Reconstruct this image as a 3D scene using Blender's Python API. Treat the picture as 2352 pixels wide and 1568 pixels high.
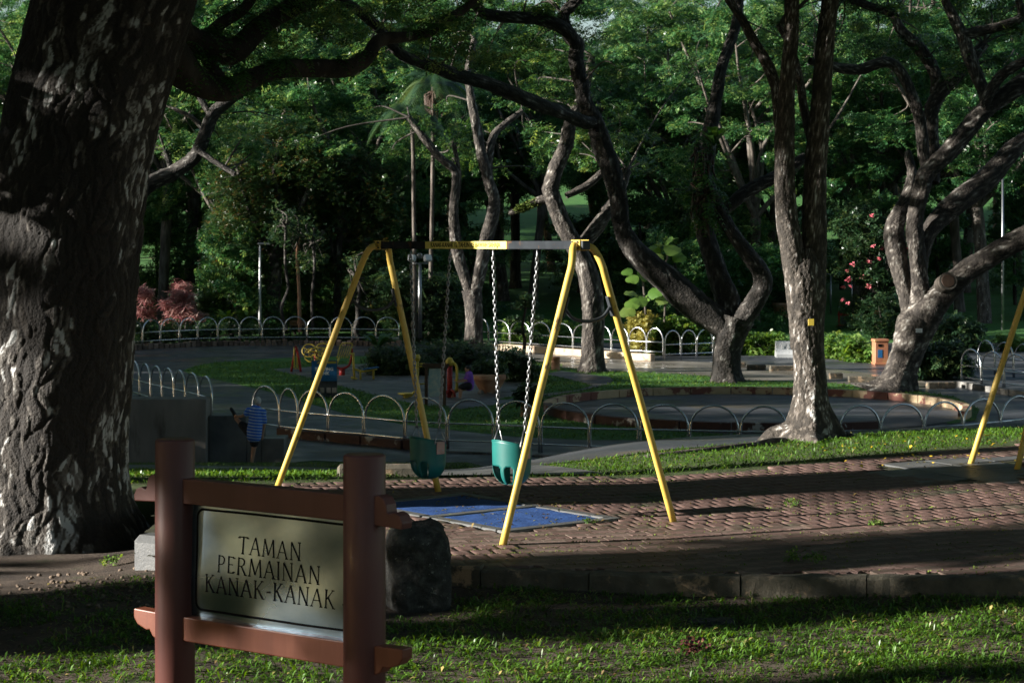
import bpy, bmesh, math, random
import numpy as np
from mathutils import Vector, Matrix

for _o in list(bpy.data.objects):
    bpy.data.objects.remove(_o)
SC = bpy.context.scene
COL = SC.collection
random.seed(7)
RNG = np.random.default_rng(11)

# ------------------------------------------------------------------ camera
F = 4600.0            # focal length in the units used for measuring (picture 2352 wide)
CX, HY = 1176.0, 557.0
CAMZ = 2.3
cam_data = bpy.data.cameras.new('camera')
cam = bpy.data.objects.new('camera', cam_data)
COL.objects.link(cam)
cam.location = (0, 0, CAMZ)
cam.rotation_euler = (math.radians(90), 0, 0)
cam_data.sensor_width = 36.0
cam_data.lens = F / 2352.0 * 36.0
cam_data.shift_y = -(784.0 - HY) / 2352.0
cam_data.clip_start = 0.1
cam_data.clip_end = 2000
cam_data.dof.use_dof = True
cam_data.dof.focus_distance = 11.0
cam_data.dof.aperture_fstop = 14.0
SC.camera = cam

# ------------------------------------------------------------------ sky, sun, exposure
SUN_EL = math.radians(15)
SUN_AZ = (-0.9852, -0.1712)        # horizontal direction towards the sun
world = bpy.data.worlds.new('World')
SC.world = world
world.use_nodes = True
wn = world.node_tree
bg = wn.nodes['Background']
sky = wn.nodes.new('ShaderNodeTexSky')
sky.sky_type = 'NISHITA'
sky.sun_disc = False
sky.sun_elevation = SUN_EL
sky.sun_rotation = math.atan2(SUN_AZ[0], SUN_AZ[1])
wn.links.new(sky.outputs[0], bg.inputs[0])
bg.inputs[1].default_value = 0.052
sun_d = bpy.data.lights.new('sun', 'SUN')
sun_d.energy = 5.0
sun_d.angle = math.radians(0.5)
sun_d.color = (1.0, 0.955, 0.875)
sun = bpy.data.objects.new('sun', sun_d)
COL.objects.link(sun)
SUNV = Vector((SUN_AZ[0]*math.cos(SUN_EL), SUN_AZ[1]*math.cos(SUN_EL), math.sin(SUN_EL)))
sun.rotation_euler = SUNV.to_track_quat('Z', 'Y').to_euler()
sun.location = (-20, -8, 12)
SC.view_settings.view_transform = 'Standard'
SC.view_settings.look = 'None'
SC.view_settings.gamma = 1
SC.view_settings.exposure = 1.7
SC.render.engine = 'CYCLES'
SC.cycles.max_bounces = 6
SC.cycles.diffuse_bounces = 3
SC.cycles.glossy_bounces = 3
SC.cycles.transmission_bounces = 3

# ------------------------------------------------------------------ helpers
def P(xd, yd, D):
    """point seen at measuring coordinates (xd, yd) at distance D"""
    return Vector(((xd - CX) / F * D, D, CAMZ - (yd - HY) / F * D))

def G(xd, yd, z=0.0):
    """point of the level plane z seen at (xd, yd)"""
    D = (CAMZ - z) * F / (yd - HY)
    return Vector(((xd - CX) / F * D, D, z))

TILT = 0.035
def YZ(x):
    """the yard climbs gently towards the right"""
    return TILT*np.clip(np.asarray(x, float)-1.2, 0, 8)

def GY(xd, yd):
    """point of the yard seen at (xd, yd)"""
    z = 0.0
    for _ in range(12):
        q = G(xd, yd, z); z = float(YZ(q.x))
    return G(xd, yd, z)

def tag(o, label=None, cat=None, group=None, kind=None):
    if label: o['label'] = label
    if cat: o['category'] = cat
    if group: o['group'] = group
    if kind: o['kind'] = kind
    return o

def thing(name, loc, label, cat, group=None):
    o = bpy.data.objects.new(name, None)
    o.empty_display_size = 0.2
    COL.objects.link(o)
    o.location = loc
    return tag(o, label, cat, group)

def link_mesh(name, me, mats, parent=None):
    if mats is not None:
        for m in (mats if isinstance(mats, (list, tuple)) else [mats]):
            me.materials.append(m)
    o = bpy.data.objects.new(name, me)
    COL.objects.link(o)
    if parent is not None:
        o.parent = parent
    return o

def np_mesh(name, V, faces_flat, nper, attr=None, smooth=False):
    """mesh from numpy: V (n,3), faces (m,nper)"""
    me = bpy.data.meshes.new(name)
    V = np.ascontiguousarray(V, dtype=np.float32)
    Fa = np.ascontiguousarray(faces_flat, dtype=np.int32)
    m = len(Fa)
    me.vertices.add(len(V)); me.vertices.foreach_set('co', V.ravel())
    me.loops.add(m * nper); me.loops.foreach_set('vertex_index', Fa.ravel())
    me.polygons.add(m)
    me.polygons.foreach_set('loop_start', np.arange(0, m * nper, nper, dtype=np.int32))
    if smooth:
        me.polygons.foreach_set('use_smooth', np.ones(m, dtype=bool))
    me.update(calc_edges=True)
    if attr:
        for k, a in attr.items():
            at = me.attributes.new(k, 'FLOAT', 'POINT')
            at.data.foreach_set('value', np.ascontiguousarray(a, dtype=np.float32))
    return me

def catmull(pts, n):
    """resample a list of tuples with a smooth spline, n steps per span"""
    A = np.array(pts, float)
    if len(A) < 3:
        t = np.linspace(0, 1, n + 1)[:, None]
        return A[0] * (1 - t) + A[-1] * t
    E = np.vstack([2 * A[0] - A[1], A, 2 * A[-1] - A[-2]])
    out = []
    for i in range(1, len(E) - 2):
        p0, p1, p2, p3 = E[i-1], E[i], E[i+1], E[i+2]
        for k in range(n):
            t = k / n
            out.append(0.5 * (2*p1 + (p2-p0)*t + (2*p0-5*p1+4*p2-p3)*t*t + (-p0+3*p1-3*p2+p3)*t**3))
    out.append(A[-1])
    return np.array(out)

class MB:
    """collects shapes in world coordinates and links them as ONE mesh"""
    def __init__(self):
        self.v = []; self.f = []; self.sm = []
    def add(self, vs, fs, smooth=False):
        b = len(self.v)
        self.v.extend([tuple(p) for p in vs])
        self.f.extend([tuple(i + b for i in q) for q in fs])
        self.sm.extend([smooth] * len(fs))
        return self
    def box(self, c, s, rz=0.0, rot=None, bev=0.0):
        hx, hy, hz = s[0]/2, s[1]/2, s[2]/2
        R = rot if rot is not None else Matrix.Rotation(rz, 3, 'Z')
        c = Vector(c)
        if bev > 0:
            b = min(bev, hx*.45, hy*.45, hz*.45)
            vs = []
            for sx in (-1, 1):
                for sy in (-1, 1):
                    for sz in (-1, 1):
                        vs.append(Vector((sx*(hx-b), sy*(hy-b), sz*hz)))
                        vs.append(Vector((sx*(hx-b), sy*hy, sz*(hz-b))))
                        vs.append(Vector((sx*hx, sy*(hy-b), sz*(hz-b))))
            def ix(a, b_, c_, k): return (((a > 0)*2 + (b_ > 0))*2 + (c_ > 0))*3 + k
            fs = []
            for s_ in (-1, 1):
                o = lambda L: L if s_ > 0 else L[::-1]
                fs.append(o([ix(-1,-1,s_,0), ix(1,-1,s_,0), ix(1,1,s_,0), ix(-1,1,s_,0)]))
                fs.append(o([ix(-1,s_,-1,1), ix(-1,s_,1,1), ix(1,s_,1,1), ix(1,s_,-1,1)]))
                fs.append(o([ix(s_,-1,-1,2), ix(s_,1,-1,2), ix(s_,1,1,2), ix(s_,-1,1,2)]))
            for a in (-1, 1):
                for d in (-1, 1):
                    fs.append([ix(-1,a,d,0), ix(1,a,d,0), ix(1,a,d,1), ix(-1,a,d,1)])
                    fs.append([ix(a,-1,d,0), ix(a,1,d,0), ix(a,1,d,2), ix(a,-1,d,2)])
                    fs.append([ix(a,d,-1,1), ix(a,d,1,1), ix(a,d,1,2), ix(a,d,-1,2)])
                    for e in (-1, 1):
                        pass
            for a in (-1, 1):
                for b_ in (-1, 1):
                    for d in (-1, 1):
                        fs.append([ix(a,b_,d,0), ix(a,b_,d,1), ix(a,b_,d,2)])
            return self.add([c + R @ v for v in vs], fs)
        vs = [c + R @ Vector((sx*hx, sy*hy, sz*hz)) for sx in (-1,1) for sy in (-1,1) for sz in (-1,1)]
        fs = [(0,1,3,2),(4,6,7,5),(0,4,5,1),(2,3,7,6),(0,2,6,4),(1,5,7,3)]
        return self.add(vs, fs)
    def tube(self, pts, radii, n=8, cap=True, closed=False, smooth=True, ell=1.0):
        A = np.array([tuple(p) for p in pts], float)
        m = len(A)
        if not hasattr(radii, '__len__'):
            radii = [radii] * m
        T = np.zeros_like(A)
        if closed:
            T = np.roll(A, -1, 0) - np.roll(A, 1, 0)
        else:
            T[1:-1] = A[2:] - A[:-2]; T[0] = A[1] - A[0]; T[-1] = A[-1] - A[-2]
        T /= (np.linalg.norm(T, axis=1)[:, None] + 1e-12)
        ref = np.array([0, 0, 1.0]) if abs(T[0][2]) < 0.9 else np.array([1.0, 0, 0])
        u = np.cross(T[0], ref); u /= np.linalg.norm(u)
        ang = np.linspace(0, 2*np.pi, n, endpoint=False)
        vs = []
        for i in range(m):
            u = u - T[i] * np.dot(u, T[i]); u /= (np.linalg.norm(u) + 1e-12)
            w = np.cross(T[i], u)
            for a in ang:
                vs.append(A[i] + radii[i] * (np.cos(a)*u + ell*np.sin(a)*w))
        fs = []
        for i in range(m if closed else m - 1):
            j = (i + 1) % m
            for k in range(n):
                k2 = (k + 1) % n
                fs.append((i*n + k, i*n + k2, j*n + k2, j*n + k))
        self.add(vs, fs, smooth)
        if cap and not closed:
            b = len(self.v) - len(vs)
            self.f.append(tuple(b + k for k in range(n))[::-1]); self.sm.append(False)
            self.f.append(tuple(b + (m-1)*n + k for k in range(n))); self.sm.append(False)
        return self
    def lathe(self, c, prof, n=20, smooth=True, sx=1.0, sy=1.0, cap=True):
        """prof: (radius, z) list about the vertical through c"""
        c = Vector(c); vs = []; fs = []
        for r, z in prof:
            for k in range(n):
                a = 2*math.pi*k/n
                vs.append(c + Vector((r*sx*math.cos(a), r*sy*math.sin(a), z)))
        for i in range(len(prof)-1):
            for k in range(n):
                k2 = (k+1) % n
                fs.append((i*n+k, i*n+k2, (i+1)*n+k2, (i+1)*n+k))
        b = len(self.v)
        self.add(vs, fs, smooth)
        if cap:
            self.f.append(tuple(b+k for k in range(n))[::-1]); self.sm.append(False)
            self.f.append(tuple(b+(len(prof)-1)*n+k for k in range(n))); self.sm.append(False)
        return self
    def prism(self, poly, origin, U, V, depth):
        """poly in (u,v), swept by the vector depth"""
        o = Vector(origin); U = Vector(U); V = Vector(V); d = Vector(depth)
        n = len(poly)
        vs = [o + U*p[0] + V*p[1] for p in poly] + [o + U*p[0] + V*p[1] + d for p in poly]
        fs = [tuple(range(n))[::-1], tuple(range(n, 2*n))]
        for i in range(n):
            j = (i+1) % n
            fs.append((i, j, n+j, n+i))
        return self.add(vs, fs)
    def ball(self, c, r, n=12, m=8):
        if not hasattr(r, '__len__'): r = (r, r, r)
        c = Vector(c); vs = []; fs = []
        for i in range(m+1):
            th = math.pi*i/m
            for k in range(n):
                a = 2*math.pi*k/n
                vs.append(c + Vector((r[0]*math.sin(th)*math.cos(a), r[1]*math.sin(th)*math.sin(a), r[2]*math.cos(th))))
        for i in range(m):
            for k in range(n):
                k2 = (k+1) % n
                fs.append((i*n+k, (i+1)*n+k, (i+1)*n+k2, i*n+k2))
        return self.add(vs, fs, True)
    def build(self, name, mats, parent=None, fix=True):
        me = bpy.data.meshes.new(name)
        off = parent.location if parent is not None else Vector((0, 0, 0))
        if parent is not None and parent.parent is not None:
            off = off + parent.parent.location
        me.from_pydata([(p[0]-off[0], p[1]-off[1], p[2]-off[2]) for p in self.v], [], self.f)
        me.polygons.foreach_set('use_smooth', self.sm)
        if fix:
            bm = bmesh.new(); bm.from_mesh(me)
            bmesh.ops.recalc_face_normals(bm, faces=bm.faces)
            bm.to_mesh(me); bm.free()
        me.update()
        return link_mesh(name, me, mats, parent)

def sheet(name, poly, z, mat, kind='structure', parent=None):
    """flat polygon sheet; poly of (x,y)"""
    me = bpy.data.meshes.new(name)
    me.from_pydata([(p[0], p[1], z) for p in poly], [], [tuple(range(len(poly)))])
    bm = bmesh.new(); bm.from_mesh(me)
    bmesh.ops.triangulate(bm, faces=bm.faces)
    for f in bm.faces:
        if f.normal.z < 0: f.normal_flip()
    bm.to_mesh(me); bm.free()
    o = link_mesh(name, me, mat, parent)
    if kind: o['kind'] = kind
    return o

def copy_tree(o, parent=None):
    c = o.copy(); COL.objects.link(c)
    if parent is not None: c.parent = parent
    for ch in o.children:
        copy_tree(ch, c)
    return c

def inpoly(x, y, poly):
    """numpy point in polygon"""
    x = np.asarray(x, float); y = np.asarray(y, float)
    r = np.zeros(x.shape, bool)
    n = len(poly); j = n - 1
    for i in range(n):
        xi, yi = poly[i][0], poly[i][1]; xj, yj = poly[j][0], poly[j][1]
        c = ((yi > y) != (yj > y)) & (x < (xj - xi) * (y - yi) / (yj - yi + 1e-12) + xi)
        r ^= c
        j = i
    return r

def snoise(x, y, s=1.0, seed=0):
    """cheap smooth noise, about -1..1"""
    r = np.random.default_rng(seed)
    x = np.asarray(x, float) / s; y = np.asarray(y, float) / s
    o = np.zeros(np.broadcast(x, y).shape)
    for k in range(7):
        a = r.uniform(0, 6.283); f = r.uniform(0.6, 2.4)
        o = o + np.sin((x*math.cos(a) + y*math.sin(a)) * f * 3 + r.uniform(0, 6.283)) / 3.2
    return np.clip(o, -1.3, 1.3)

# ------------------------------------------------------------------ materials
def M(name, cols, scale=4.0, rough=0.7, metal=0.0, bump=0.0, bscale=30.0, stretch=(1, 1, 1),
      detail=8.0, spec=0.4, pos=None, rough2=None, attr=None, coat=0.0, bdist=0.02, transl=0.0, info=0.0, spots=None):
    m = bpy.data.materials.new(name)
    m.use_nodes = True
    nt = m.node_tree; N = nt.nodes; L = nt.links
    b = N['Principled BSDF']
    tc = N.new('ShaderNodeTexCoord'); mp = N.new('ShaderNodeMapping')
    mp.inputs['Scale'].default_value = stretch
    L.new(tc.outputs['Object'], mp.inputs['Vector'])
    if not isinstance(cols[0], (tuple, list)): cols = [cols]
    ramp = N.new('ShaderNodeValToRGB')
    els = ramp.color_ramp.elements
    if pos is None:
        pos = [0.5] if len(cols) == 1 else [0.32 + 0.36*i/(len(cols)-1) for i in range(len(cols))]
    while len(els) < len(cols): els.new(0.5)
    while len(els) > max(1, len(cols)): els.remove(els[-1])
    for e, c, p in zip(els, cols, pos):
        e.position = p; e.color = (*c, 1)
    if attr:
        at = N.new('ShaderNodeAttribute'); at.attribute_name = attr
        fac = at.outputs['Fac']
        if info > 0:
            oi = N.new('ShaderNodeObjectInfo')
            ma = N.new('ShaderNodeMath'); ma.operation = 'MULTIPLY_ADD'
            L.new(oi.outputs['Random'], ma.inputs[0]); ma.inputs[1].default_value = info
            L.new(fac, ma.inputs[2])
            mb = N.new('ShaderNodeMath'); mb.operation = 'SUBTRACT'; mb.inputs[1].default_value = info/2
            L.new(ma.outputs[0], mb.inputs[0]); fac = mb.outputs[0]
    else:
        nz = N.new('ShaderNodeTexNoise'); nz.inputs['Scale'].default_value = scale
        nz.inputs['Detail'].default_value = detail; nz.inputs['Roughness'].default_value = 0.62
        L.new(mp.outputs[0], nz.inputs['Vector'])
        fac = nz.outputs['Fac']
        if info > 0:
            oi = N.new('ShaderNodeObjectInfo')
            ma = N.new('ShaderNodeMath'); ma.operation = 'MULTIPLY_ADD'
            L.new(oi.outputs['Random'], ma.inputs[0]); ma.inputs[1].default_value = info
            L.new(fac, ma.inputs[2])
            mb = N.new('ShaderNodeMath'); mb.operation = 'SUBTRACT'; mb.inputs[1].default_value = info/2
            L.new(ma.outputs[0], mb.inputs[0]); fac = mb.outputs[0]
    L.new(fac, ramp.inputs['Fac'])
    colout = ramp.outputs['Color']
    if spots:      # (colour, scale, threshold, softness, stretch): stains with a shape of their own
        sc, ss, th, so, sst = spots
        mp2 = N.new('ShaderNodeMapping'); mp2.inputs['Scale'].default_value = sst
        mp2.inputs['Location'].default_value = (3.1, 7.7, 1.9)
        L.new(tc.outputs['Object'], mp2.inputs['Vector'])
        n2 = N.new('ShaderNodeTexNoise'); n2.inputs['Scale'].default_value = ss; n2.inputs['Detail'].default_value = 7
        n2.inputs['Roughness'].default_value = 0.65
        L.new(mp2.outputs[0], n2.inputs['Vector'])
        mr = N.new('ShaderNodeMapRange'); mr.inputs['From Min'].default_value = th; mr.inputs['From Max'].default_value = th + so
        L.new(n2.outputs['Fac'], mr.inputs['Value'])
        mx = N.new('ShaderNodeMix'); mx.data_type = 'RGBA'
        L.new(mr.outputs[0], mx.inputs['Factor']); L.new(colout, mx.inputs[6]); mx.inputs[7].default_value = (*sc, 1)
        colout = mx.outputs[2]
    L.new(colout, b.inputs['Base Color'])
    b.inputs['Roughness'].default_value = rough
    b.inputs['Metallic'].default_value = metal
    b.inputs['Specular IOR Level'].default_value = spec
    b.inputs['Coat Weight'].default_value = coat
    if rough2 is not None:
        n3 = N.new('ShaderNodeTexNoise'); n3.inputs['Scale'].default_value = scale*0.6; n3.inputs['Detail'].default_value = 5
        L.new(mp.outputs[0], n3.inputs['Vector'])
        m3 = N.new('ShaderNodeMapRange'); m3.inputs['From Min'].default_value = 0.38; m3.inputs['From Max'].default_value = 0.6
        m3.inputs['To Min'].default_value = rough; m3.inputs['To Max'].default_value = rough2
        L.new(n3.outputs['Fac'], m3.inputs['Value']); L.new(m3.outputs[0], b.inputs['Roughness'])
    if bump > 0:
        nb = N.new('ShaderNodeTexNoise'); nb.inputs['Scale'].default_value = bscale; nb.inputs['Detail'].default_value = 8
        nb.inputs['Roughness'].default_value = 0.65
        L.new(mp.outputs[0], nb.inputs['Vector'])
        bp = N.new('ShaderNodeBump'); bp.inputs['Strength'].default_value = bump; bp.inputs['Distance'].default_value = bdist
        L.new(nb.outputs['Fac'], bp.inputs['Height']); L.new(bp.outputs[0], b.inputs['Normal'])
    if transl > 0:
        tr = N.new('ShaderNodeBsdfTranslucent'); mix = N.new('ShaderNodeMixShader')
        hs = N.new('ShaderNodeHueSaturation'); hs.inputs['Hue'].default_value = 0.47
        hs.inputs['Saturation'].default_value = 1.15; hs.inputs['Value'].default_value = 1.5
        L.new(colout, hs.inputs['Color']); L.new(hs.outputs[0], tr.inputs['Color'])
        mix.inputs[0].default_value = transl
        L.new(b.outputs[0], mix.inputs[1]); L.new(tr.outputs[0], mix.inputs[2])
        L.new(mix.outputs[0], N['Material Output'].inputs['Surface'])
    return m

# ------------------------------------------------------------------ shared materials
m_soil = M('soil_and_grass', [(.030,.021,.015),(.060,.042,.030),(.088,.064,.047),(.040,.048,.018)], scale=2.2, rough=.95, bump=1.0, bscale=34, bdist=.03, pos=[.33,.46,.57,.68])
m_turf = M('turf', [(.035,.045,.016),(.050,.075,.020),(.070,.085,.030)], scale=2.2, rough=.9, bump=.7, bscale=60, spots=((.07,.055,.035),.7,.60,.08,(1,1,1)))
m_lawn_far = M('mown_lawn', [(.022,.092,.012),(.036,.130,.016),(.054,.150,.022)], scale=.9, rough=.9, bump=.7, bscale=14, bdist=.05, spots=((.09,.10,.035),.25,.62,.1,(1,1,1)))
m_tarmac = M('wet_tarmac', [(.036,.041,.050),(.056,.061,.070),(.078,.081,.086)], scale=.8, rough=.28, rough2=.62, bump=.15, bscale=50, spots=((.10,.085,.06),.35,.55,.12,(1,1,1)))
m_conc = M('grey_concrete', [(.13,.125,.12),(.20,.19,.175),(.26,.25,.23)], scale=2.2, rough=.8, bump=.25, bscale=40, spots=((.045,.045,.04),2.4,.56,.1,(1,1,1)))
m_conc_dark = M('damp_concrete', [(.068,.071,.075),(.11,.112,.112),(.155,.153,.148)], scale=1.4, rough=.6, rough2=.35, bump=.25, bscale=40, spots=((.03,.032,.026),1.1,.55,.12,(1,1,1)))
m_kerb = M('weathered_kerb', [(.045,.040,.030),(.085,.075,.055),(.13,.115,.085)], scale=5, rough=.85, bump=.6, bscale=40, spots=((.27,.19,.12),4.5,.55,.06,(1,1,1)))
m_paver = M('red_paver', [(.100,.058,.048),(.150,.092,.078),(.205,.145,.122)], scale=11, rough=.62, bump=.45, bscale=160, bdist=.004, info=.28, spots=((.05,.055,.032),1.7,.54,.14,(1,1,1)))
m_joint = M('mossy_joint_soil', [(.020,.017,.012),(.035,.035,.014),(.050,.070,.016)], scale=3, rough=1, bump=.6, bscale=60)
m_moss = M('moss', [(.05,.085,.012),(.10,.15,.02),(.16,.20,.03)], rough=1, attr='rnd', pos=[.1,.5,.9])
m_grass = M('grass_blades', [(.034,.080,.010),(.066,.155,.018),(.115,.225,.032),(.24,.22,.08)], rough=.42, spec=.5, attr='rnd', pos=[.05,.45,.85,.985], transl=.32)
m_bark_grey = M('grey_bark', [(.016,.012,.010),(.050,.040,.032),(.105,.090,.076),(.19,.175,.155)], scale=5, rough=.9, bump=1.0, bscale=9, stretch=(1,1,.28), bdist=.06, pos=[.30,.44,.56,.70], spots=((.33,.33,.30),5.5,.62,.03,(1,1,.7)))
m_bark_pale = M('pale_bark', [(.030,.024,.019),(.085,.071,.058),(.17,.15,.13)], scale=4, rough=.9, bump=.9, bscale=9, stretch=(1,1,.25), bdist=.06)
m_bark_dark = M('dark_bark', [(.008,.006,.005),(.024,.019,.015),(.055,.046,.038)], scale=5, rough=.9, bump=1.0, bscale=9, stretch=(1,1,.3), bdist=.06, spots=((.20,.21,.19),6,.64,.03,(1,1,.7)))
m_twig = M('twig_bark', [(.03,.025,.02),(.085,.075,.065)], scale=6, rough=.9)
m_leaf_rain = M('rain_tree_leaves', [(.016,.054,.018),(.036,.105,.030),(.075,.165,.042),(.18,.25,.07)], rough=.36, spec=.5, attr='rnd', pos=[.05,.4,.75,.97], transl=.38, info=.25)
m_leaf_far = M('wood_leaves', [(.020,.066,.028),(.042,.128,.046),(.085,.195,.062),(.20,.30,.095)], rough=.34, spec=.5, attr='rnd', pos=[.05,.42,.78,.97], transl=.38, info=.3)
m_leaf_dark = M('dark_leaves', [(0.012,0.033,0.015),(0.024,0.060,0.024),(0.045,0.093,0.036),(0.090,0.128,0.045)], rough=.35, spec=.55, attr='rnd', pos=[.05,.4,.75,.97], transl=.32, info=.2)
m_leaf_tint = M('copper_tinted_leaves', [(.016,.044,.016),(.032,.080,.024),(.060,.105,.030),(.15,.10,.030)], rough=.38, spec=.5, attr='rnd', pos=[.05,.45,.85,.99], transl=.34)
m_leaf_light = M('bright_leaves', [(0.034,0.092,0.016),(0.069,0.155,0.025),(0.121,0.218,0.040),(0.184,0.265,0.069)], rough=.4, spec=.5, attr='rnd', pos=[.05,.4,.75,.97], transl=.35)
m_leaf_fern = M('fern_leaves', [(0.016,0.052,0.013),(0.031,0.098,0.019),(0.058,0.143,0.026)], rough=.45, attr='rnd', pos=[.1,.5,.9], transl=.3)
m_leaf_red = M('red_cordyline_leaves', [(.28,.11,.10),(.45,.24,.21),(.60,.40,.35)], rough=.45, attr='rnd', pos=[.1,.5,.9], transl=.3)
m_leaf_yellow = M('golden_leaves', [(.20,.18,.03),(.30,.28,.06),(.40,.38,.12)], rough=.45, attr='rnd', pos=[.1,.5,.9], transl=.3)
m_steel = M('stainless_steel', [(.55,.56,.58),(.66,.67,.68)], scale=30, rough=.22, metal=1.0)
m_galv = M('galvanised_steel', [(.20,.21,.22),(.32,.33,.34)], scale=20, rough=.42, metal=.9, spots=((.16,.08,.04),9,.66,.08,(1,1,1)))
m_yellow = M('yellow_paint', [(.55,.37,.065),(.62,.44,.10)], scale=6, rough=.42, coat=.15, bump=.05, bscale=120, bdist=.002, spots=((.16,.09,.03),13,.62,.06,(1,1,.5)))
m_darkpaint = M('dark_grey_paint', [(.025,.03,.035),(.045,.05,.055)], scale=8, rough=.5)

# ------------------------------------------------------------------ terrain
def sst(t):
    t = np.clip(t, 0, 1); return t*t*(3-2*t)
_yb = ([-40, -3.5, -2.24, -.7, 1.37, 2.97, 3.8, 5.85, 9, 40], [18.3, 18.3, 19.2, 19.75, 19.75, 20.3, 20.8, 21.7, 22.9, 22.9])
def YB(x): return np.interp(x, _yb[0], _yb[1])
def Z(x, y):
    x = np.asarray(x, float); y = np.asarray(y, float)
    yb = YB(x)
    front = -0.13 + 0.83*sst((10.6-y)/10.6) + 0.015*snoise(x, y, .8, 3)
    front = front - .26*sst((y-13.2)/3.2)*sst((-x-2.0)/1.6)*(1-sst((y-19)/3))
    front = front + 0.09*np.exp(-((x+3.9)**2+(y-16.2)**2)/1.6**2) + .05*np.exp(-((x+3.3)**2+(y-14.7)**2)/.5**2)
    zl = -0.105*np.clip(y-19.6, 0, None)
    yc = np.maximum(28 + .75*(x-2), yb+4); zc = -.45 - .03*(x-2)
    zr = zc*np.clip((y-yb)/(yc-yb), 0, 1) - .2*np.clip(y-yc, 0, None)
    t = sst((x+1.2)/3.2)
    back = np.clip(zl*(1-t)+zr*t, -3.22, None)
    mix = sst((y-(yb-.35))/.35)
    z = front*(1-mix) + (back + .0*y)*mix
    z = z + YZ(x)*sst((y-9)/3)*(1-sst((y-22)/9))
    hill = np.clip(y-111, 0, None)*.05 + np.clip(y-190, 0, None)*.12
    z = z + np.minimum(hill, 26) + np.where(y > 113, .15*snoise(x, y, 9, 5), 0)
    return z

def axis(segs):
    o = []
    for a, b, s in segs:
        o += list(np.arange(a, b, s))
    return np.array(o + [segs[-1][1]])
gx = axis([(-420,-120,60),(-120,-40,10),(-40,-12,2),(-12,14,.2),(14,40,2),(40,120,10),(120,420,60)])
gy = axis([(-200,-20,30),(-20,0,2),(0,9.6,.6),(9.6,30,.15),(30,60,.6),(60,110,5),(110,240,5),(240,480,30)])
XX, YY = np.meshgrid(gx, gy)
ZZ = Z(XX, YY)
nx, ny = len(gx), len(gy)
idx = np.arange(nx*ny).reshape(ny, nx)
fc = np.stack([idx[:-1,:-1], idx[:-1,1:], idx[1:,1:], idx[1:,:-1]], -1).reshape(-1, 4)
gme = np_mesh('ground', np.stack([XX, YY, ZZ], -1).reshape(-1, 3), fc, 4, smooth=True)
ground = link_mesh('ground', gme, [m_soil, m_turf, m_lawn_far]); ground['kind'] = 'structure'
cx_ = XX[:-1,:-1].ravel(); cy_ = YY[:-1,:-1].ravel()
mi = np.zeros(len(fc), np.int32)
mi[(cy_ > YB(cx_)-.3) & (cy_ < 50)] = 1
mi[(cx_ < -2.0) & (cy_ < 9.5)] = 2
mi[cy_ >= 50] = 2
gme.polygons.foreach_set('material_index', mi)

def strip(name, A, B, mat, nu=40, nv=6, dz=.012, parent=None):
    """sheet between two edge lines (x,y), following the terrain"""
    a = catmull(A, max(2, nu//(len(A)-1))); b = catmull(B, max(2, nu//(len(B)-1)))
    n = min(len(a), len(b))
    a = a[np.linspace(0, len(a)-1, n).astype(int)]; b = b[np.linspace(0, len(b)-1, n).astype(int)]
    t = np.linspace(0, 1, nv)[:, None, None]
    W = a[None]*(1-t) + b[None]*t
    V = np.concatenate([W, (Z(W[...,0], W[...,1]) + dz)[..., None]], -1)
    ii = np.arange(nv*n).reshape(nv, n)
    f = np.stack([ii[:-1,:-1], ii[:-1,1:], ii[1:,1:], ii[1:,:-1]], -1).reshape(-1, 4)
    o = link_mesh(name, np_mesh(name, V.reshape(-1,3), f, 4, smooth=True), mat, parent)
    o['kind'] = 'structure'
    return o

strip('path', [(11.5,34),(7.7,30),(4.9,27.6),(3.3,25.7),(1.7,24.2),(.3,23.6),(-1.5,24.5),(-4,27),(-8,32),(-13,37)],
      [(12.5,37),(8.8,33.4),(6,31.2),(4,29.6),(2,28.2),(.1,28),(-2,30),(-5,36),(-9,41),(-14,46)], m_tarmac, nu=54)
strip('concrete_apron', [(-1.0,20.0),(.3,19.95),(.95,19.95)], [(-1.1,23.8),(-.2,23.55),(.3,23.5)], m_conc_dark, nu=12, dz=.016)

# lower plaza, 3.2 m below the play yard
LZ = -3.2
sheet('plaza', [(-34,49.6),(-6.2,49.6),(-5,50.6),(1.0,48.2),(6,46.6),(14,47.5),(40,60),(60,110),(-45,110)], LZ, m_tarmac)
def gp(pts, z=LZ): return [tuple(G(x, y, z))[:2] for x, y in pts]
lawn_poly = gp([(418,851),(440,843),(470,836),(560,827),(640,822.5),(700,820),(800,818),(1000,818),(1110,822),(1220,830),(1290,838),(1290,846),(1390,853),(1480,856),(1560,860),(1640,866),(1700,874),(1790,884),(1700,892),(1500,890),
                (1400,896),(1330,915),(1310,940),(1340,965),(1450,980),(1570,992),(1700,1000),(1700,1012),(1330,1010),(1180,1003),(1060,990),(930,975),(800,952),(720,930),(640,905),(560,886),(480,868),(440,860)])
sheet('lawn', lawn_poly, LZ+.006, m_lawn_far)
court_poly = gp([(620,848),(700,844),(760,838),(900,834),(1010,850),(1130,868),(1250,882),(1240,900),(1120,920),(1060,934),(960,930),(850,905),(770,884),(700,866)])
sheet('exercise_court', court_poly, LZ+.012, m_conc_dark)
walk_poly = gp([(1020,936),(1060,921),(1180,918),(1250,905),(1330,896),(1360,886),(1310,872),(1250,860),(1290,852),(1330,858),(1400,866),(1408,874),(1400,882),(1330,899),(1250,911),(1180,926),(1110,934),(1060,940)])
sheet('walkway', walk_poly, LZ+.018, m_tarmac)
ring_poly = gp([(1700,874),(1900,880),(2080,895),(2190,912),(2250,940),(2240,966),(2180,975),(2130,950),(1990,915),(1800,897),(1700,893)])
sheet('ring_pool_lawn', ring_poly, LZ+.022, m_lawn_far)

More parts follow.
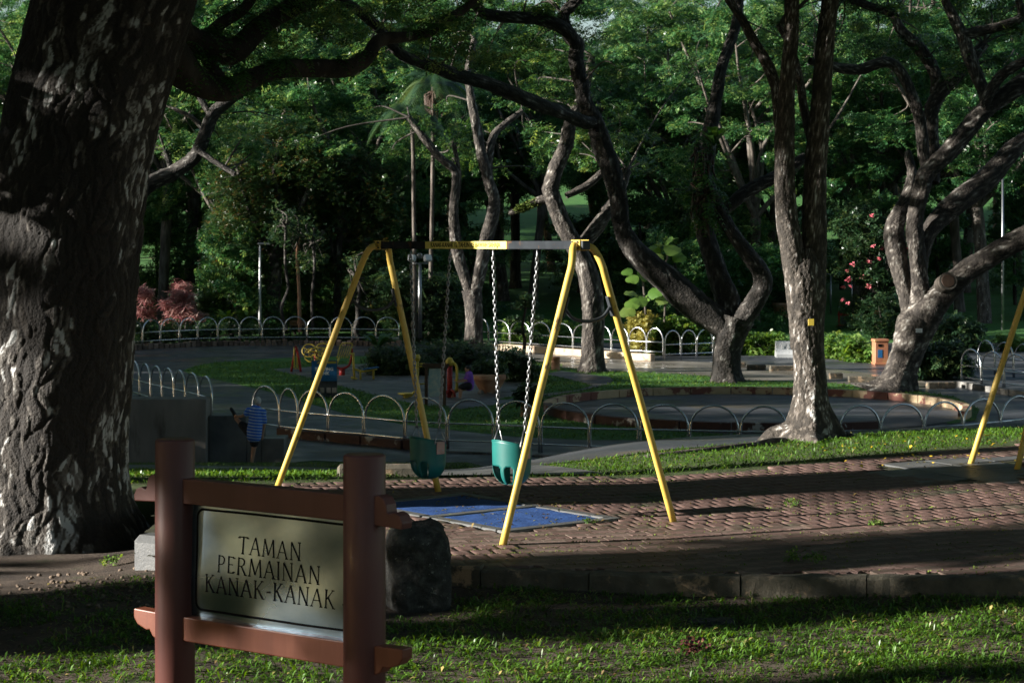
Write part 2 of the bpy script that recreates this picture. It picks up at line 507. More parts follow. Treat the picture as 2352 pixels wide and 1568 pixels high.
# ------------------------------------------------------------------ the brick yard
YARD = [(-2.75,14.80),(-.45,14.27),(2.0,13.70),(5.5,12.89),(9,12.1),(9,22.85),(5.85,21.6),(3.8,20.72),(2.97,20.22),(1.37,19.67),(-.7,19.68),(-2.24,19.12),(-3.2,18.5),(-3.0,17.0)]
_gx = np.arange(-3.9, 9.3, .12); _gy = np.arange(11.8, 23.6, .12)
_X, _Y = np.meshgrid(_gx, _gy)
_V = np.stack([_X, _Y, YZ(_X)-.014 + .004*snoise(_X, _Y, .2, 9)], -1).reshape(-1, 3)
_i = np.arange(_X.size).reshape(_X.shape)
_f = np.stack([_i[:-1,:-1], _i[:-1,1:], _i[1:,1:], _i[1:,:-1]], -1).reshape(-1, 4)
_c = _V[_f].mean(1); _f = _f[inpoly(_c[:,0], _c[:,1], YARD)]
yard = link_mesh('paved_yard', np_mesh('paved_yard', _V, _f, 4, smooth=True), m_joint); yard['kind'] = 'structure'
def g0(p): q = GY(p[0], p[1]); return np.array([q.x, q.y])
mat1 = [g0(p) for p in ((1165,1215),(1378.6,1190.6),(1201,1166.8),(993.5,1191))]
d1 = (mat1[1]-mat1[0]); d1 /= np.linalg.norm(d1); d2 = np.array([-d1[1], d1[0]])
o1 = mat1[0]; W1 = 1.02; H1 = .90
def matrect(o, w, h, g): return [o - d1*g - d2*g, o + d1*(w+g) - d2*g, o + d1*(w+g) + d2*(h+g), o - d1*g + d2*(h+g)]
o2 = o1 + d2*(H1+.14)
HOLES = [matrect(o1, W1, H1, .125), matrect(o2, W1, H1, .125)]
SLAB = [tuple(g0(p)) for p in ((1985,1084),(2060,1060),(2360,1042),(2360,1114),(2130,1098))]

ra = math.radians(14); ex = np.array([math.cos(ra), math.sin(ra)]); ey = np.array([-ex[1], ex[0]])
PL, PW = .165, .205
def wv(u):   # the zigzag edge shared by neighbouring rows
    k = (u/(PL/2)) % 1.0
    return .017*(1-2*abs(2*k-1))
cand = []
for j in range(-12, 75):
    for i in range(-70, 90):
        u = (i + .5*(j % 2))*PL; v = j*PW
        c = np.array([0., 12.0]) + ex*u + ey*v
        cand.append((c[0], c[1], u, v))
cand = np.array(cand)
inset = [(p[0]*.985+.03, 17+(p[1]-17)*.985) for p in YARD]
ok = inpoly(cand[:,0], cand[:,1], inset) & ~inpoly(cand[:,0], cand[:,1], SLAB)
for h in HOLES: ok &= ~inpoly(cand[:,0], cand[:,1], [o for o in h])
ok &= (np.abs(cand[:,0]) < cand[:,1]*.28+.3) & (cand[:,1] < 25) & ~((cand[:,0] < -2.35) & (cand[:,1] < 15.6)) & ~((cand[:,0] < -2.75) & (cand[:,1] < 17.2)) & (cand[:,0] > -3.2)
cand = cand[ok]
us = np.array([-.5, -.25, 0, .25, .5])*PL
def paver_local(seed):
    g = .0026
    bot = [(u*(1-2*.0009/PL), -PW/2 + wv(u+PL/2) + g) for u in us]
    top = [(u*(1-2*.0009/PL), PW/2 + wv(u+PL/2) - g) for u in us[::-1]]
    ring = np.array(bot + top)
    inn = ring*np.array([.994, .965])
    V = [(p[0], p[1], -.06) for p in ring] + [(p[0], p[1], -.002) for p in ring] + [(p[0], p[1], 0) for p in inn]
    n = 10; Fq = []
    for a in range(2):
        for k in range(n):
            k2 = (k+1) % n
            Fq.append((a*n+k, a*n+k2, (a+1)*n+k2, (a+1)*n+k))
    # top: strips of quads across the stone
    for k in range(4):
        Fq.append((20+k, 20+k+1, 20+8-k, 20+9-k))
    return np.array(V), Fq
pv, pf = paver_local(0)
dist = np.hypot(cand[:,0], cand[:,1])
nzv = snoise(cand[:,0], cand[:,1], 1.3, 8)
order = np.argsort(dist)
inview = np.abs(cand[:,0])/cand[:,1] < .2557
near = [k for k in order if inview[k] and not (cand[k,0] < .1 and cand[k,1] < 15.2)][:300]
nearset = set(near)
Rm = np.array([[ex[0], ey[0]], [ex[1], ey[1]]])
def paver_pose(k):
    c = cand[k]; h = .004*nzv[k] + RNG.normal(0, .0009) + float(YZ(c[0])); tx, ty = RNG.normal(0, .005, 2); ty -= TILT if c[0] > 1.2 else 0
    return np.array([c[0], c[1]]), h, tx, ty
pme = bpy.data.meshes.new('paver'); pme.from_pydata([tuple(v) for v in pv], [], pf); pme.update()
pme.materials.append(m_paver)
for k in near:
    c, h, tx, ty = paver_pose(k)
    o = bpy.data.objects.new('paver', pme); COL.objects.link(o)
    o.location = (c[0], c[1], h); o.rotation_euler = (tx, ty, ra + RNG.normal(0, .008))
    o.parent = yard
rest = [k for k in range(len(cand)) if k not in nearset]
Va = []; Fa = []
for q, k in enumerate(rest):
    c, h, tx, ty = paver_pose(k)
    z = pv[:,2] + h + pv[:,0]*(-ty) + pv[:,1]*tx
    xy = pv[:,:2] @ Rm.T + c
    Va.append(np.column_stack([xy, z])); Fa.append(np.array(pf) + q*30)
o = link_mesh('paver_field', np_mesh('paver_field', np.vstack(Va), np.vstack(Fa), 4), m_paver, yard); o['kind'] = 'stuff'

# blue rubber mats with their concrete frames
m_rub = M('blue_rubber', [(.006,.028,.12),(.014,.060,.22),(.05,.13,.34)], scale=70, rough=.75, bump=.9, bscale=260, bdist=.004, spots=((.012,.014,.03),4,.62,.06,(1,1,1)))
def slabgrid(name, poly, z0, z1, mat, label, cat, n=26):
    mb = MB(); a = [np.array(p) for p in poly]
    vs = []; 
    for j in range(n+1):
        for i in range(n+1):
            s, t = i/n, j/n
            p = (a[0]*(1-s)+a[1]*s)*(1-t) + (a[3]*(1-s)+a[2]*s)*t
            e = min(s, 1-s, t, 1-t)*n
            vs.append((p[0], p[1], z1 + .003*float(snoise(p[0], p[1], .25, 4)) - (.006 if e == 0 else 0)))
    fs = [(j*(n+1)+i, j*(n+1)+i+1, (j+1)*(n+1)+i+1, (j+1)*(n+1)+i) for j in range(n) for i in range(n)]
    mb.add(vs, fs, True)
    mb.prism([tuple(p) for p in poly], (0,0,z0), (1,0,0), (0,1,0), (0,0,z1-z0-.008))
    th = thing(name, (a[0][0], a[0][1], 0), label, cat)
    mb.build('rubber_surface', mat, th)
    return th
t1 = slabgrid('rubber_mat', [o1, o1+d1*W1, o1+d1*W1+d2*H1, o1+d2*H1], -.02, .004, m_rub, 'sunlit blue rubber safety mat set in the bricks under the nearer green swing seat', 'mat')
t2 = slabgrid('rubber_mat', [o2, o2+d1*W1, o2+d1*W1+d2*H1, o2+d2*H1], -.02, .004, m_rub, 'shaded blue rubber safety mat behind the boulder and the wooden sign', 'mat')
for th, o_ in ((t1, o1), (t2, o2)):
    for (s, e, w) in ((-.115, W1+.115, 0), (-.115, W1+.115, 1), (0, H1, 2), (0, H1, 3)):
        if th is t2 and w == 0: continue
        mb = MB()
        L_ = (e - s)
        if w < 2:
            c = o_ + d1*((s+e)/2) + d2*(-.06 if w == 0 else H1+.06)
            mb.box((c[0], c[1], -.022), (L_-.004, .112, .06), rz=math.atan2(d1[1], d1[0]), bev=.008)
        else:
            c = o_ + d2*((s+e)/2) + d1*(-.06 if w == 2 else W1+.06)
            mb.box((c[0], c[1], -.022), (.112, L_-.006, .06), rz=math.atan2(d1[1], d1[0]), bev=.008)
        mb.build('concrete_edging', m_conc_dark, th)

# grey slabs at the second swing
sa = np.array(SLAB[0]); sdir = np.array([.93, .37]); sper = np.array([-.37, .93])
for i in range(-1, 8):
    for j in range(-4, 6):
        c = sa + sdir*(i+.5)*.5 + sper*(j+.5)*.5
        if inpoly([c[0]], [c[1]], SLAB)[0]:
            mb = MB().box((c[0], c[1], -.027+float(YZ(c[0]))+RNG.normal(0,.002)), (.488, .488, .05), rot=Matrix.Rotation(-TILT,3,'Y') @ Matrix.Rotation(math.atan2(sdir[1], sdir[0]),3,'Z'), bev=.006)
            mb.build('slab', m_conc_dark, yard)

# kerb along the front of the yard
kerb = thing('kerb', (1.5, 13.8, -.13), 'long low weathered concrete kerb between the brick yard and the foreground grass', 'kerb')
def kx(xd):   # point of the kerb's front line under a picture column
    t = (xd-CX)/F
    D = 14.046/(1+.232*t); return np.array([D*t, D])
kd = np.array([1, -.232]); kd /= np.linalg.norm(kd); kn = np.array([-kd[1], kd[0]])
for (a, b, dz, rz) in ((720,1028,-.01,0),(1030,1103,.012,.03),(1104,1352,-.004,0),(1353,1700,.0,.0),(1701,1990,.002,0),(1991,2420,-.002,0)):
    p, q = kx(a), kx(b)
    L_ = np.linalg.norm(q-p); c = (p+q)/2 + kn*.065
    mb = MB(); n = max(6, int(L_/.05))
    prof = [(-.065,-.22),(-.066,-.012),(-.055,.006),(.05,.008),(.062,-.004),(.062,-.05)]
    vs = []
    for i in range(n+1):
        s = (i/n-.5)*(L_-.006)
        for k, (w, z) in enumerate(prof):
            ed = RNG.normal(0, .0035)
            pt = c + kd*s + kn*(w+ed)
            vs.append((pt[0], pt[1], z + float(YZ(pt[0])) + dz + s*rz + .004*float(snoise(s*1.0+a, 0, .3, 6)) + RNG.normal(0,.002)))
    m_ = len(prof)
    fs = [(i*m_+k, (i+1)*m_+k, (i+1)*m_+k+1, i*m_+k+1) for i in range(n) for k in range(m_-1)]
    fs += [tuple(range(m_)), tuple(n*m_+k for k in range(m_))[::-1]]
    mb.add(vs, fs, False)
    mb.build('kerb_stone', m_kerb, kerb)
# left corner block of the kerb
eb = thing('kerb_block', (-2.72, 14.9, -.13), 'pale sunlit concrete kerb block between the big trunk and the sign post', 'kerb')
mb = MB()
mb.box((-2.66, 14.98, -.09), (.30, .24, .42), rz=-.5, bev=.05)
mb.build('block', m_conc_dark, eb)
# ------------------------------------------------------------------ swing set
m_black = M('black_print', (.008,.008,.008), rough=1.0, spec=0.0)
m_sticker = M('yellow_sticker', [(.78,.66,.15),(.84,.72,.20)], scale=8, rough=.45, spots=((.25,.18,.06),14,.68,.05,(1,1,1)))
m_beam = M('worn_steel_beam', [(.018,.021,.025),(.030,.035,.040)], scale=7, rough=.8, spec=.08, metal=.0, spots=((.10,.055,.03),9,.57,.1,(1,1,1)))
m_seat = M('green_rubber', [(.006,.095,.085),(.010,.13,.115)], scale=5, rough=.42, bump=.1, bscale=90, bdist=.003)
m_plate = M('dull_copper_plate', [(.30,.19,.16),(.40,.27,.23)], scale=12, rough=.5, metal=.3)

def text_mesh(s, size, name, mat, parent, origin, U, V, N, bold=0.0, sx=1.0, align='CENTER', depth=.0015):
    cu = bpy.data.curves.new('lettering', 'FONT')
    cu.body = s; cu.size = size; cu.align_x = align; cu.align_y = 'CENTER'; cu.offset = bold; cu.extrude = depth; cu.resolution_u = 3
    tmp = bpy.data.objects.new('lettering', cu)
    COL.objects.link(tmp)
    dg = bpy.context.evaluated_depsgraph_get()
    me = bpy.data.meshes.new_from_object(tmp.evaluated_get(dg))
    bpy.data.objects.remove(tmp); bpy.data.curves.remove(cu)
    U = Vector(U).normalized(); V = Vector(V).normalized(); N = Vector(N).normalized()
    off = parent.location.copy()
    if parent.parent is not None: off += parent.parent.location
    o3 = Vector(origin) - off
    for v in me.vertices:
        c = v.co.copy(); v.co = o3 + U*(c.x*sx) + V*c.y + N*c.z
    me.materials.clear()
    return link_mesh(name, me, mat, parent)

def make_swing_frame(label, TL, TR, feetL, feetR, sign=True):
    """A-frame swing stand: TL, TR bar ends; feet = (front, back) of each frame"""
    TL, TR = Vector(TL), Vector(TR)
    base = (Vector(feetL[0]) + Vector(feetR[1]))/2
    th = thing('swing_frame', (base.x, base.y, 0), label, 'swing set', 'yellow swing sets on the brick yard')
    u = (TR-TL).normalized(); up = Vector((0,0,1)); n = u.cross(up).normalized()   # towards the viewer
    if n.y > 0: n = -n
    L_ = (TR-TL).length
    h = .068
    R = Matrix((u, -n, up)).transposed()
    mb = MB(); mb.box((TL+TR)/2, (L_+.02, .07, h), rot=R, bev=.005)
    beam = mb.build('top_beam', m_beam, th)
    for T, feet, s in ((TL, feetL, -1), (TR, feetR, 1)):
        for k, ft in enumerate(feet):
            ft = Vector(ft)
            side = n if k == 0 else -n
            end = T + side*.056 + up*.0 - u*(s*.03)
            bend = T + side*.15 - up*.16 + u*(s*.06)
            d = (ft-bend)
            pts = [tuple(end), tuple(T + side*.105 - up*.04 + u*(s*.015)), tuple(bend), tuple(bend + d*.08), tuple(bend + d*.5), tuple(ft - up*.03)]
            q = catmull(pts, 6)
            MB().tube(q, .0295, n=14).build('leg', m_yellow, th)
            # clamp plate with bolts
            mb = MB()
            mb.box(T + side*.043 - u*(s*.03), (.12, .012, .085), rot=R, bev=.004)
            mb.build('clamp_plate', m_yellow, th)
            for a in (-.036, .036):
                for b in (-.024, .024):
                    c = T + side*.049 - u*(s*.03) + u*a + up*b
                    MB().tube([c, c + side*.013], .008, n=6).build('bolt', m_darkpaint, th)
        # curved spreader
        a = Vector(feet[0]); b = Vector(feet[1])
        f = .155
        pa = T + n*.15 - up*.16 + u*(s*.06); pb = T - n*.15 - up*.16 + u*(s*.06)
        A = pa + (a-pa)*f; B = pb + (b-pb)*f
        pts = [A - n*.03, A*.78+B*.22 - up*.085, (A+B)/2 - up*.115, A*.22+B*.78 - up*.085, B + n*.03]
        MB().tube(catmull([tuple(p) for p in pts], 6), .0145, n=8).build('spreader_bar', m_darkpaint, th)
        for q, dd in ((A - n*.04, a-pa), (B + n*.04, b-pb)):
            mb = MB()
            z = dd.normalized()
            y = u.cross(z).normalized(); x = y.cross(z).normalized()
            mb.box(q, (.038, .012, .17), rot=Matrix((x, y, z)).transposed(), bev=.004)
            mb.build('spreader_plate', m_darkpaint, th)
    if sign:
        f0, f1 = .272, .678
        c = TL + (TR-TL)*((f0+f1)/2) + n*.037
        w = L_*(f1-f0)
        mb = MB(); mb.box(c, (w, .003, .064), rot=R)
        st = mb.build('warning_sticker', m_sticker, th)
        text_mesh('KANAK-KANAK 12 TAHUN KE BAWAH SAHAJA', .056, 'lettering', m_black, st, c + n*.0022, u, up, n, bold=.0007, sx=.93, depth=.0006)
    # dark end caps
    for T, s in ((TL, -1), (TR, 1)):
        MB().box(T + u*s*.03, (.05, .075, h+.005), rot=R, bev=.004).build('end_cap', m_darkpaint, th)
    return th, u, n

TL = P(872, 563, 18.55); TR = P(1338, 563, 15.9)
fA, fB, fC, fD = G(635,1117), G(1008,1128), GY(1153,1250), GY(1549,1197)
sw, su, sn = make_swing_frame('yellow legged swing stand with a grey beam and a warning sticker', TL, TR, (fA, fB), (fC, fD))
def on_bar(xd):
    t = (1/18.55 + (xd-872)/(1338-872)*(1/15.9-1/18.55))
    D = 1/t; q = P(xd, 561, D)
    return Vector((q.x, q.y, 2.276-.034))

link_mesh_cache = None
def chain_link_mesh():
    mb = MB(); r = .0052; n = 14; pts = []
    for k in range(n):
        a = 2*math.pi*k/n
        x = (.0105)*math.cos(a); z = (.0105)*math.sin(a) + (.0145 if math.sin(a) > 0 else -.0145 if math.sin(a) < 0 else 0)
        pts.append((x, 0, z))
    mb.tube(pts, r, n=5, closed=True)
    me = bpy.data.meshes.new('chain_link'); me.from_pydata(mb.v, [], mb.f); me.polygons.foreach_set('use_smooth', [True]*len(mb.f)); me.update()
    me.materials.append(m_galv)
    return me
LINK = chain_link_mesh()

def make_baby_swing(label, xa, xb, ba, bb, tilt):
    """xa,xb: columns of the chain tops; ba,bb: lower chain ends"""
    A0, B0 = on_bar(xa), on_bar(xb)
    mid = (ba+bb)/2
    th = thing('baby_swing', (mid.x, mid.y, mid.z-.45), label, 'swing seat', 'green bucket swings')
    e = (bb-ba); e.z = 0; e.normalize(); up = Vector((0,0,1)); nn = e.cross(up)
    for top, low in ((A0, ba), (B0, bb)):
        mb = MB()      # shackle under the beam carries the chain
        mb.tube([top + up*.01, top - up*.05, top - up*.085], .009, n=6)
        ch = mb.build('chain', m_galv, th)
        a = top - up*.075; d = low - a; n = int(d.length/.0365)
        dv = d.normalized()
        qa = dv.to_track_quat('Z', 'Y')
        for k in range(n+1):
            c = a + d*((k+.3)/(n+.6))
            o = bpy.data.objects.new('chain_link', LINK); COL.objects.link(o)
            o.parent = ch
            o.location = c - th.location
            o.rotation_mode = 'QUATERNION'
            o.rotation_quaternion = qa @ Matrix.Rotation(math.radians(90*(k % 2) + 25), 3, 'Z').to_quaternion()
        # triangular hanger
        rim = low - up*.135
        side = e if low is bb else -e
        rim = rim + side*.015
        p1, p2 = rim + nn*.055, rim - nn*.055
        MB().tube([low + nn*.006, p1, p1 - up*.02], .0055, n=6).tube([low - nn*.006, p2, p2 - up*.02], .0055, n=6).tube([p1, p2], .0055, n=6).build('triangle_hanger', m_galv, th)
    # bucket: shell of angle x height with two leg openings front and back
    c0 = mid - up*.135
    half = ((bb-ba).length)/2 + .012
    na, nh = 80, 26
    def surf(a, t, r):
        ca, sa = math.cos(a), math.sin(a)
        # t 0 rim .. 1 bottom centre
        if t < .55:
            z = -t/.55*.185; k = 1 - .06*t
        else:
            q = (t-.55)/.45*math.pi/2
            z = -.185 - .145*math.sin(q); k = (1-.06*.55)*(.25+.75*math.cos(q)) if q < 1.5 else .25
        rim = .045*sa*tilt*max(0, 1 - t*3)
        return c0 + e*(ca*(half+r)*k) + nn*(sa*(.145+r)*k) + up*(z+rim)
    def hole(a, t):
        c = math.cos(a)
        if not .50 < t < .90: return False
        for x0, x1 in ((-.74, .16), (.36, .78)):
            if x0 < c < x1:
                # rounded upper corners
                if t < .58 and min(c-x0, x1-c) < .10*(.58-t)/.08*1.2: return False
                return True
        return False
    vs = []; fs = []
    for lay in (.004, -.004):
        for j in range(nh+1):
            for k in range(na):
                vs.append(surf(2*math.pi*k/na, j/nh, lay))
    def id_(l, j, k): return l*(nh+1)*na + j*na + (k % na)
    keep = [[not hole(2*math.pi*(k+.5)/na, (j+.5)/nh) for k in range(na)] for j in range(nh)]
    for j in range(nh):
        for k in range(na):
            if not keep[j][k]: continue
            fs.append((id_(0,j,k), id_(0,j,k+1), id_(0,j+1,k+1), id_(0,j+1,k)))
            fs.append((id_(1,j,k), id_(1,j+1,k), id_(1,j+1,k+1), id_(1,j,k+1)))
            if j == 0: fs.append((id_(0,j,k), id_(1,j,k), id_(1,j,k+1), id_(0,j,k+1)))
            if j == nh-1 or not keep[j+1][k]: fs.append((id_(0,j+1,k), id_(0,j+1,k+1), id_(1,j+1,k+1), id_(1,j+1,k)))
            if j > 0 and not keep[j-1][k]: fs.append((id_(0,j,k), id_(1,j,k), id_(1,j,k+1), id_(0,j,k+1)))
            if not keep[j][(k+1) % na]: fs.append((id_(0,j,k+1), id_(1,j,k+1), id_(1,j+1,k+1), id_(0,j+1,k+1)))
            if not keep[j][(k-1) % na]: fs.append((id_(0,j,k), id_(0,j+1,k), id_(1,j+1,k), id_(1,j,k)))
    MB().add(vs, fs, True).build('bucket', m_seat, th)
    # rolled rim
    MB().tube([surf(2*math.pi*k/40, 0.0, 0) for k in range(40)], .0085, n=6, closed=True).build('rim', m_seat, th)
    for s in (-1, 1):
        R = Matrix((nn, e*s, up)).transposed()
        c = c0 + e*s*(half+.008) - up*.045
        mb = MB().box(c, (.085, .008, .11), rot=R, bev=.003)
        pl = mb.build('strap_plate', m_plate, th)
        for a in (-.022, .022):
            q = c - up*.02 + nn*a
            MB().tube([q, q + e*s*.008], .007, n=8).build('rivet', m_galv, pl)
    return th
def hang(xd, yd, xtop): 
    q = on_bar(xtop); p = P(xd, yd, q.y); return p
sA0, sA1 = on_bar(943), on_bar(1033)
make_baby_swing('shaded dark green bucket swing, the left and farther of the two', 943, 1033, P(957,977,18.02), P(1009,979,17.74), 1)
make_baby_swing('sunlit teal green bucket swing half behind the nearest yellow leg', 1133, 1234, P(1146,983,16.9), P(1205,986,16.62), 1)

# the second stand, entering at the right edge
make_swing_frame('two yellow legs of another swing stand entering at the right edge of the yard', P(2417,563,19.6), P(2417,563,19.6)+Vector((1.6,2.9,0)),
                 (GY(2335,1076), GY(2228,1063)), ((7.6,22.2,.2),(6.9,22.9,.2)), sign=False)

# ------------------------------------------------------------------ the wooden sign
m_brown = M('brown_painted_wood', [(.078,.024,.018),(.10,.032,.024),(.125,.042,.033)], scale=3, rough=.5, bump=.25, bscale=16, stretch=(1,1,.12), bdist=.004, coat=.06, spots=((.10,.022,.014),11,.66,.05,(1,1,.6)))
m_orange = M('orange_brown_wood', [(.125,.034,.017),(.165,.048,.024),(.21,.07,.038)], scale=9, rough=.45, bump=.3, bscale=30, stretch=(1,1,.12), bdist=.003, coat=.1)
m_endgrain = M('post_end_grain', [(.09,.05,.03),(.16,.10,.05)], scale=14, rough=.8, bump=.4)
m_plateal = M('scratched_sign_plate', [(.13,.19,.25),(.22,.29,.35)], scale=4, rough=.22, rough2=.36, metal=1.0, bump=.02, bscale=60, stretch=(.3,1,1), bdist=.002, spots=((.24,.21,.11),5,.70,.05,(1,1,1)))
m_letter = M('dark_engraved_paint', (.008,.009,.010), rough=.9, spec=.05)
m_plframe = M('black_line', (.008,.008,.009), rough=.9, spec=.05)
PL_, PR_ = P(402, 1006, 6.95), P(837, 1046, 6.447)
PL_.z = PR_.z = 1.62
ux = (PR_-PL_); ux.z = 0; slen = ux.length; ux.normalize()
upz = Vector((0,0,1)); fn = ux.cross(upz).normalized()
if fn.y > 0: fn = -fn
sign = thing('playground_sign', ((PL_.x+PR_.x)/2, (PL_.y+PR_.y)/2, 0), 'brown timber sign on two round posts with a shiny plate reading TAMAN PERMAINAN KANAK-KANAK', 'sign')
gz = float(Z((PL_.x+PR_.x)/2, (PL_.y+PR_.y)/2))
for p in (PL_, PR_):
    mb = MB(); prof = [(.0685, gz-.3), (.0685, 1.0), (.0685, 1.612), (.066, 1.617), (.060, 1.620)]
    mb.lathe((p.x, p.y, 0), prof, n=36)
    po = mb.build('post', m_brown, sign)
    MB().lathe((p.x, p.y, 0), [(.059, 1.6202), (.03, 1.6215), (.004, 1.622)], n=24).build('post_top', m_endgrain, po)
def S(s, z, d=0): return PL_ + ux*s + upz*(z-1.62) + fn*d
def beam(name, z0, z1, dep, mat, scroll):
    th_ = .052
    e = .145
    if scroll:   # cloud shaped ends, flat underside
        endR = [(slen, z0-.0), (slen+.175, z0-.008), (slen+.178, z0+.012), (slen+.165, z0+.036), (slen+.142, z0+.044), (slen+.122, z0+.036), (slen+.116, z0+.040),
                (slen+.112, z0+.066), (slen+.098, z0+.086), (slen+.078, z0+.094), (slen+.05, z0+.088), (slen, z1)]
    else:        # flat top, stepped curve below
        endR = [(slen, z0), (slen+.055, z0-.012), (slen+.085, z0+.0), (slen+.10, z0+.022), (slen+.115, z0+.018), (slen+.16, z0+.034), (slen+.178, z0+.056), (slen+.178, z1+.004), (slen, z1)]
    endL = [(slen-p[0]-.0, p[1]) for p in endR[::-1]]
    mb = MB()
    poly = endR + endL
    mb.prism(poly, PL_ - upz*1.62 - fn*(th_/2), ux, upz, fn*th_)
    o = mb.build(name, mat, sign)
    bv = o.modifiers.new('edge', 'BEVEL'); bv.width = .004; bv.segments = 2; bv.limit_method = 'ANGLE'
    return o
beam('top_rail', 1.402, 1.488, 0, m_brown, True)
beam('bottom_rail', .930, 1.013, 0, m_orange, False)
# the plate: thin, slightly buckled sheet
s0, s1, z0, z1 = .066, slen-.066, 1.010, 1.404
npx, npz = 92, 48
vs = []; 
def warp(s, z):
    q = (z-z0)/(z1-z0)
    return -.016 + .0045*math.sin(3.1*q+5*(s-s0)) + .0016*math.sin(9*q - 11*(s-s0)) + .0013*math.sin(23*s+4*q) - .009*q*q
def SW(s, z, d): return S(s, z, warp(s, z)+d)
for j in range(npz+1):
    for i in range(npx+1):
        s = s0 + (s1-s0)*i/npx; z = z0 + (z1-z0)*j/npz
        q = (z-z0)/(z1-z0)
        vs.append(S(s, z, warp(s, z)))
fs = [(j*(npx+1)+i, j*(npx+1)+i+1, (j+1)*(npx+1)+i+1, (j+1)*(npx+1)+i) for j in range(npz) for i in range(npx)]
mb = MB(); mb.add(vs, fs, True); mb.add([v - fn*.004 for v in vs], [f[::-1] for f in fs], True)
plate = mb.build('sign_plate', m_plateal, sign, fix=False)
pz = .0007
# black rounded border line
def rrect(s_a, s_b, z_a, z_b, r, n=6):
    o = []
    for cx, cz, a0 in ((s_b-r, z_b-r, 0), (s_a+r, z_b-r, 90), (s_a+r, z_a+r, 180), (s_b-r, z_a+r, 270)):
        for k in range(n+1):
            a = math.radians(a0+90*k/n); o.append((cx+r*math.cos(a), cz+r*math.sin(a)))
    return o
ro = rrect(s0+.020, s1-.012, z0+.024, z1-.018, .03); ri = rrect(s0+.028, s1-.020, z0+.032, z1-.026, .024)
def dens(pl, k=12):
    o = []
    for a_, b_ in zip(pl, pl[1:]+pl[:1]):
        for t_ in range(k): o.append((a_[0]+(b_[0]-a_[0])*t_/k, a_[1]+(b_[1]-a_[1])*t_/k))
    return o
ro, ri = dens(ro), dens(ri)
mb = MB(); n = len(ro)
mb.add([SW(p[0], p[1], pz) for p in ro] + [SW(p[0], p[1], pz) for p in ri], [(k, (k+1) % n, n+(k+1) % n, n+k) for k in range(n)])
mb.build('border_line', m_plframe, plate)
# lettering drawn as strokes with flared ends
GL = {  # strokes: polylines in a cell of height 1; (width, strokes[(x0,y0,x1,y1,thick)])
 'T': (.72, [(.36,0,.36,1,1),(.0,.95,.72,.95,.6)], [(.36,0),(.03,.9,),(.69,.9)]),
 'A': (.82, [(.06,0,.40,1,.6),(.40,1,.76,0,1),(.18,.34,.64,.34,.5)], [(.06,0),(.76,0)]),
 'M': (1.0, [(.08,0,.16,1,.6),(.16,1,.50,.08,1),(.50,.08,.84,1,.6),(.84,1,.92,0,1)], [(.08,0),(.92,0)]),
 'N': (.84, [(.12,0,.12,1,.6),(.12,1,.72,0,1),(.72,0,.72,1,.6)], [(.12,0),(.72,1),(.72,0)]),
 'P': (.64, [(.12,0,.12,1,1),(.12,.95,.38,.95,.5),(.38,.95,.54,.86,.8),(.54,.86,.56,.70,1),(.56,.70,.50,.54,.9),(.50,.54,.36,.46,.6),(.36,.46,.12,.46,.5)], [(.12,0)]),
 'E': (.62, [(.12,0,.12,1,1),(.12,.96,.54,.96,.55),(.12,.52,.48,.52,.5),(.12,.04,.56,.04,.55)], [(.54,.9),(.56,.1)]),
 'R': (.74, [(.12,0,.12,1,1),(.12,.95,.38,.95,.5),(.38,.95,.54,.86,.8),(.54,.86,.56,.72,1),(.56,.72,.50,.58,.9),(.50,.58,.36,.50,.6),(.36,.50,.12,.50,.5),(.34,.50,.66,0,1)], [(.12,0),(.68,0)]),
 'I': (.26, [(.13,0,.13,1,1)], [(.13,0),(.13,1)]),
 'K': (.76, [(.12,0,.12,1,1),(.62,1,.14,.46,.55),(.26,.58,.68,0,1)], [(.12,0),(.12,1),(.63,1),(.70,0)]),
 '-': (.40, [(.05,.42,.35,.42,.9)], []), ' ': (.4, [], [])}
def letters(text, size, sc, zc, name):
    wtot = sum(GL[c][0] + .16 for c in text) - .16
    mb = MB(); x = -wtot/2
    for c in text:
        w, st, serif = GL[c]
        for (x0, y0, x1, y1, t) in st:
            dx, dy = x1-x0, y1-y0; l = math.hypot(dx, dy); hx, hy = -dy/l*.043*t*1.25, dx/l*.043*t*1.25
            # flared: wider at both ends than at the waist
            P4 = []
            for tt, k in ((0,1.15),(.15,1),(.85,1),(1,1.15)):
                P4.append((x0+dx*tt+hx*k, y0+dy*tt+hy*k, x0+dx*tt-hx*k, y0+dy*tt-hy*k))
            vs = []
            for q in P4:
                vs += [SW(sc+(x+q[0])*size, zc+(q[1]-.5)*size, pz+.0004), SW(sc+(x+q[2])*size, zc+(q[3]-.5)*size, pz+.0004)]
            mb.add(vs, [(2*k, 2*k+1, 2*k+3, 2*k+2) for k in range(3)])
        for (xx, yy) in serif:
            vs = [SW(sc+(x+xx+a)*size, zc+(yy+b-.5)*size, pz+.0006) for a, b in ((-.11,-.03),(.11,-.03),(.11,.03),(-.11,.03))]
            mb.add(vs, [(0,1,2,3)])
        x += w + .16
    return mb.build(name, m_letter, plate)
sm_ = (s0+s1)/2 + .0
letters('TAMAN', .058, sm_-.005, 1.276, 'lettering')
letters('PERMAINAN', .058, sm_-.01, 1.205, 'lettering')
letters('KANAK-KANAK', .058, sm_-.005, 1.133, 'lettering')

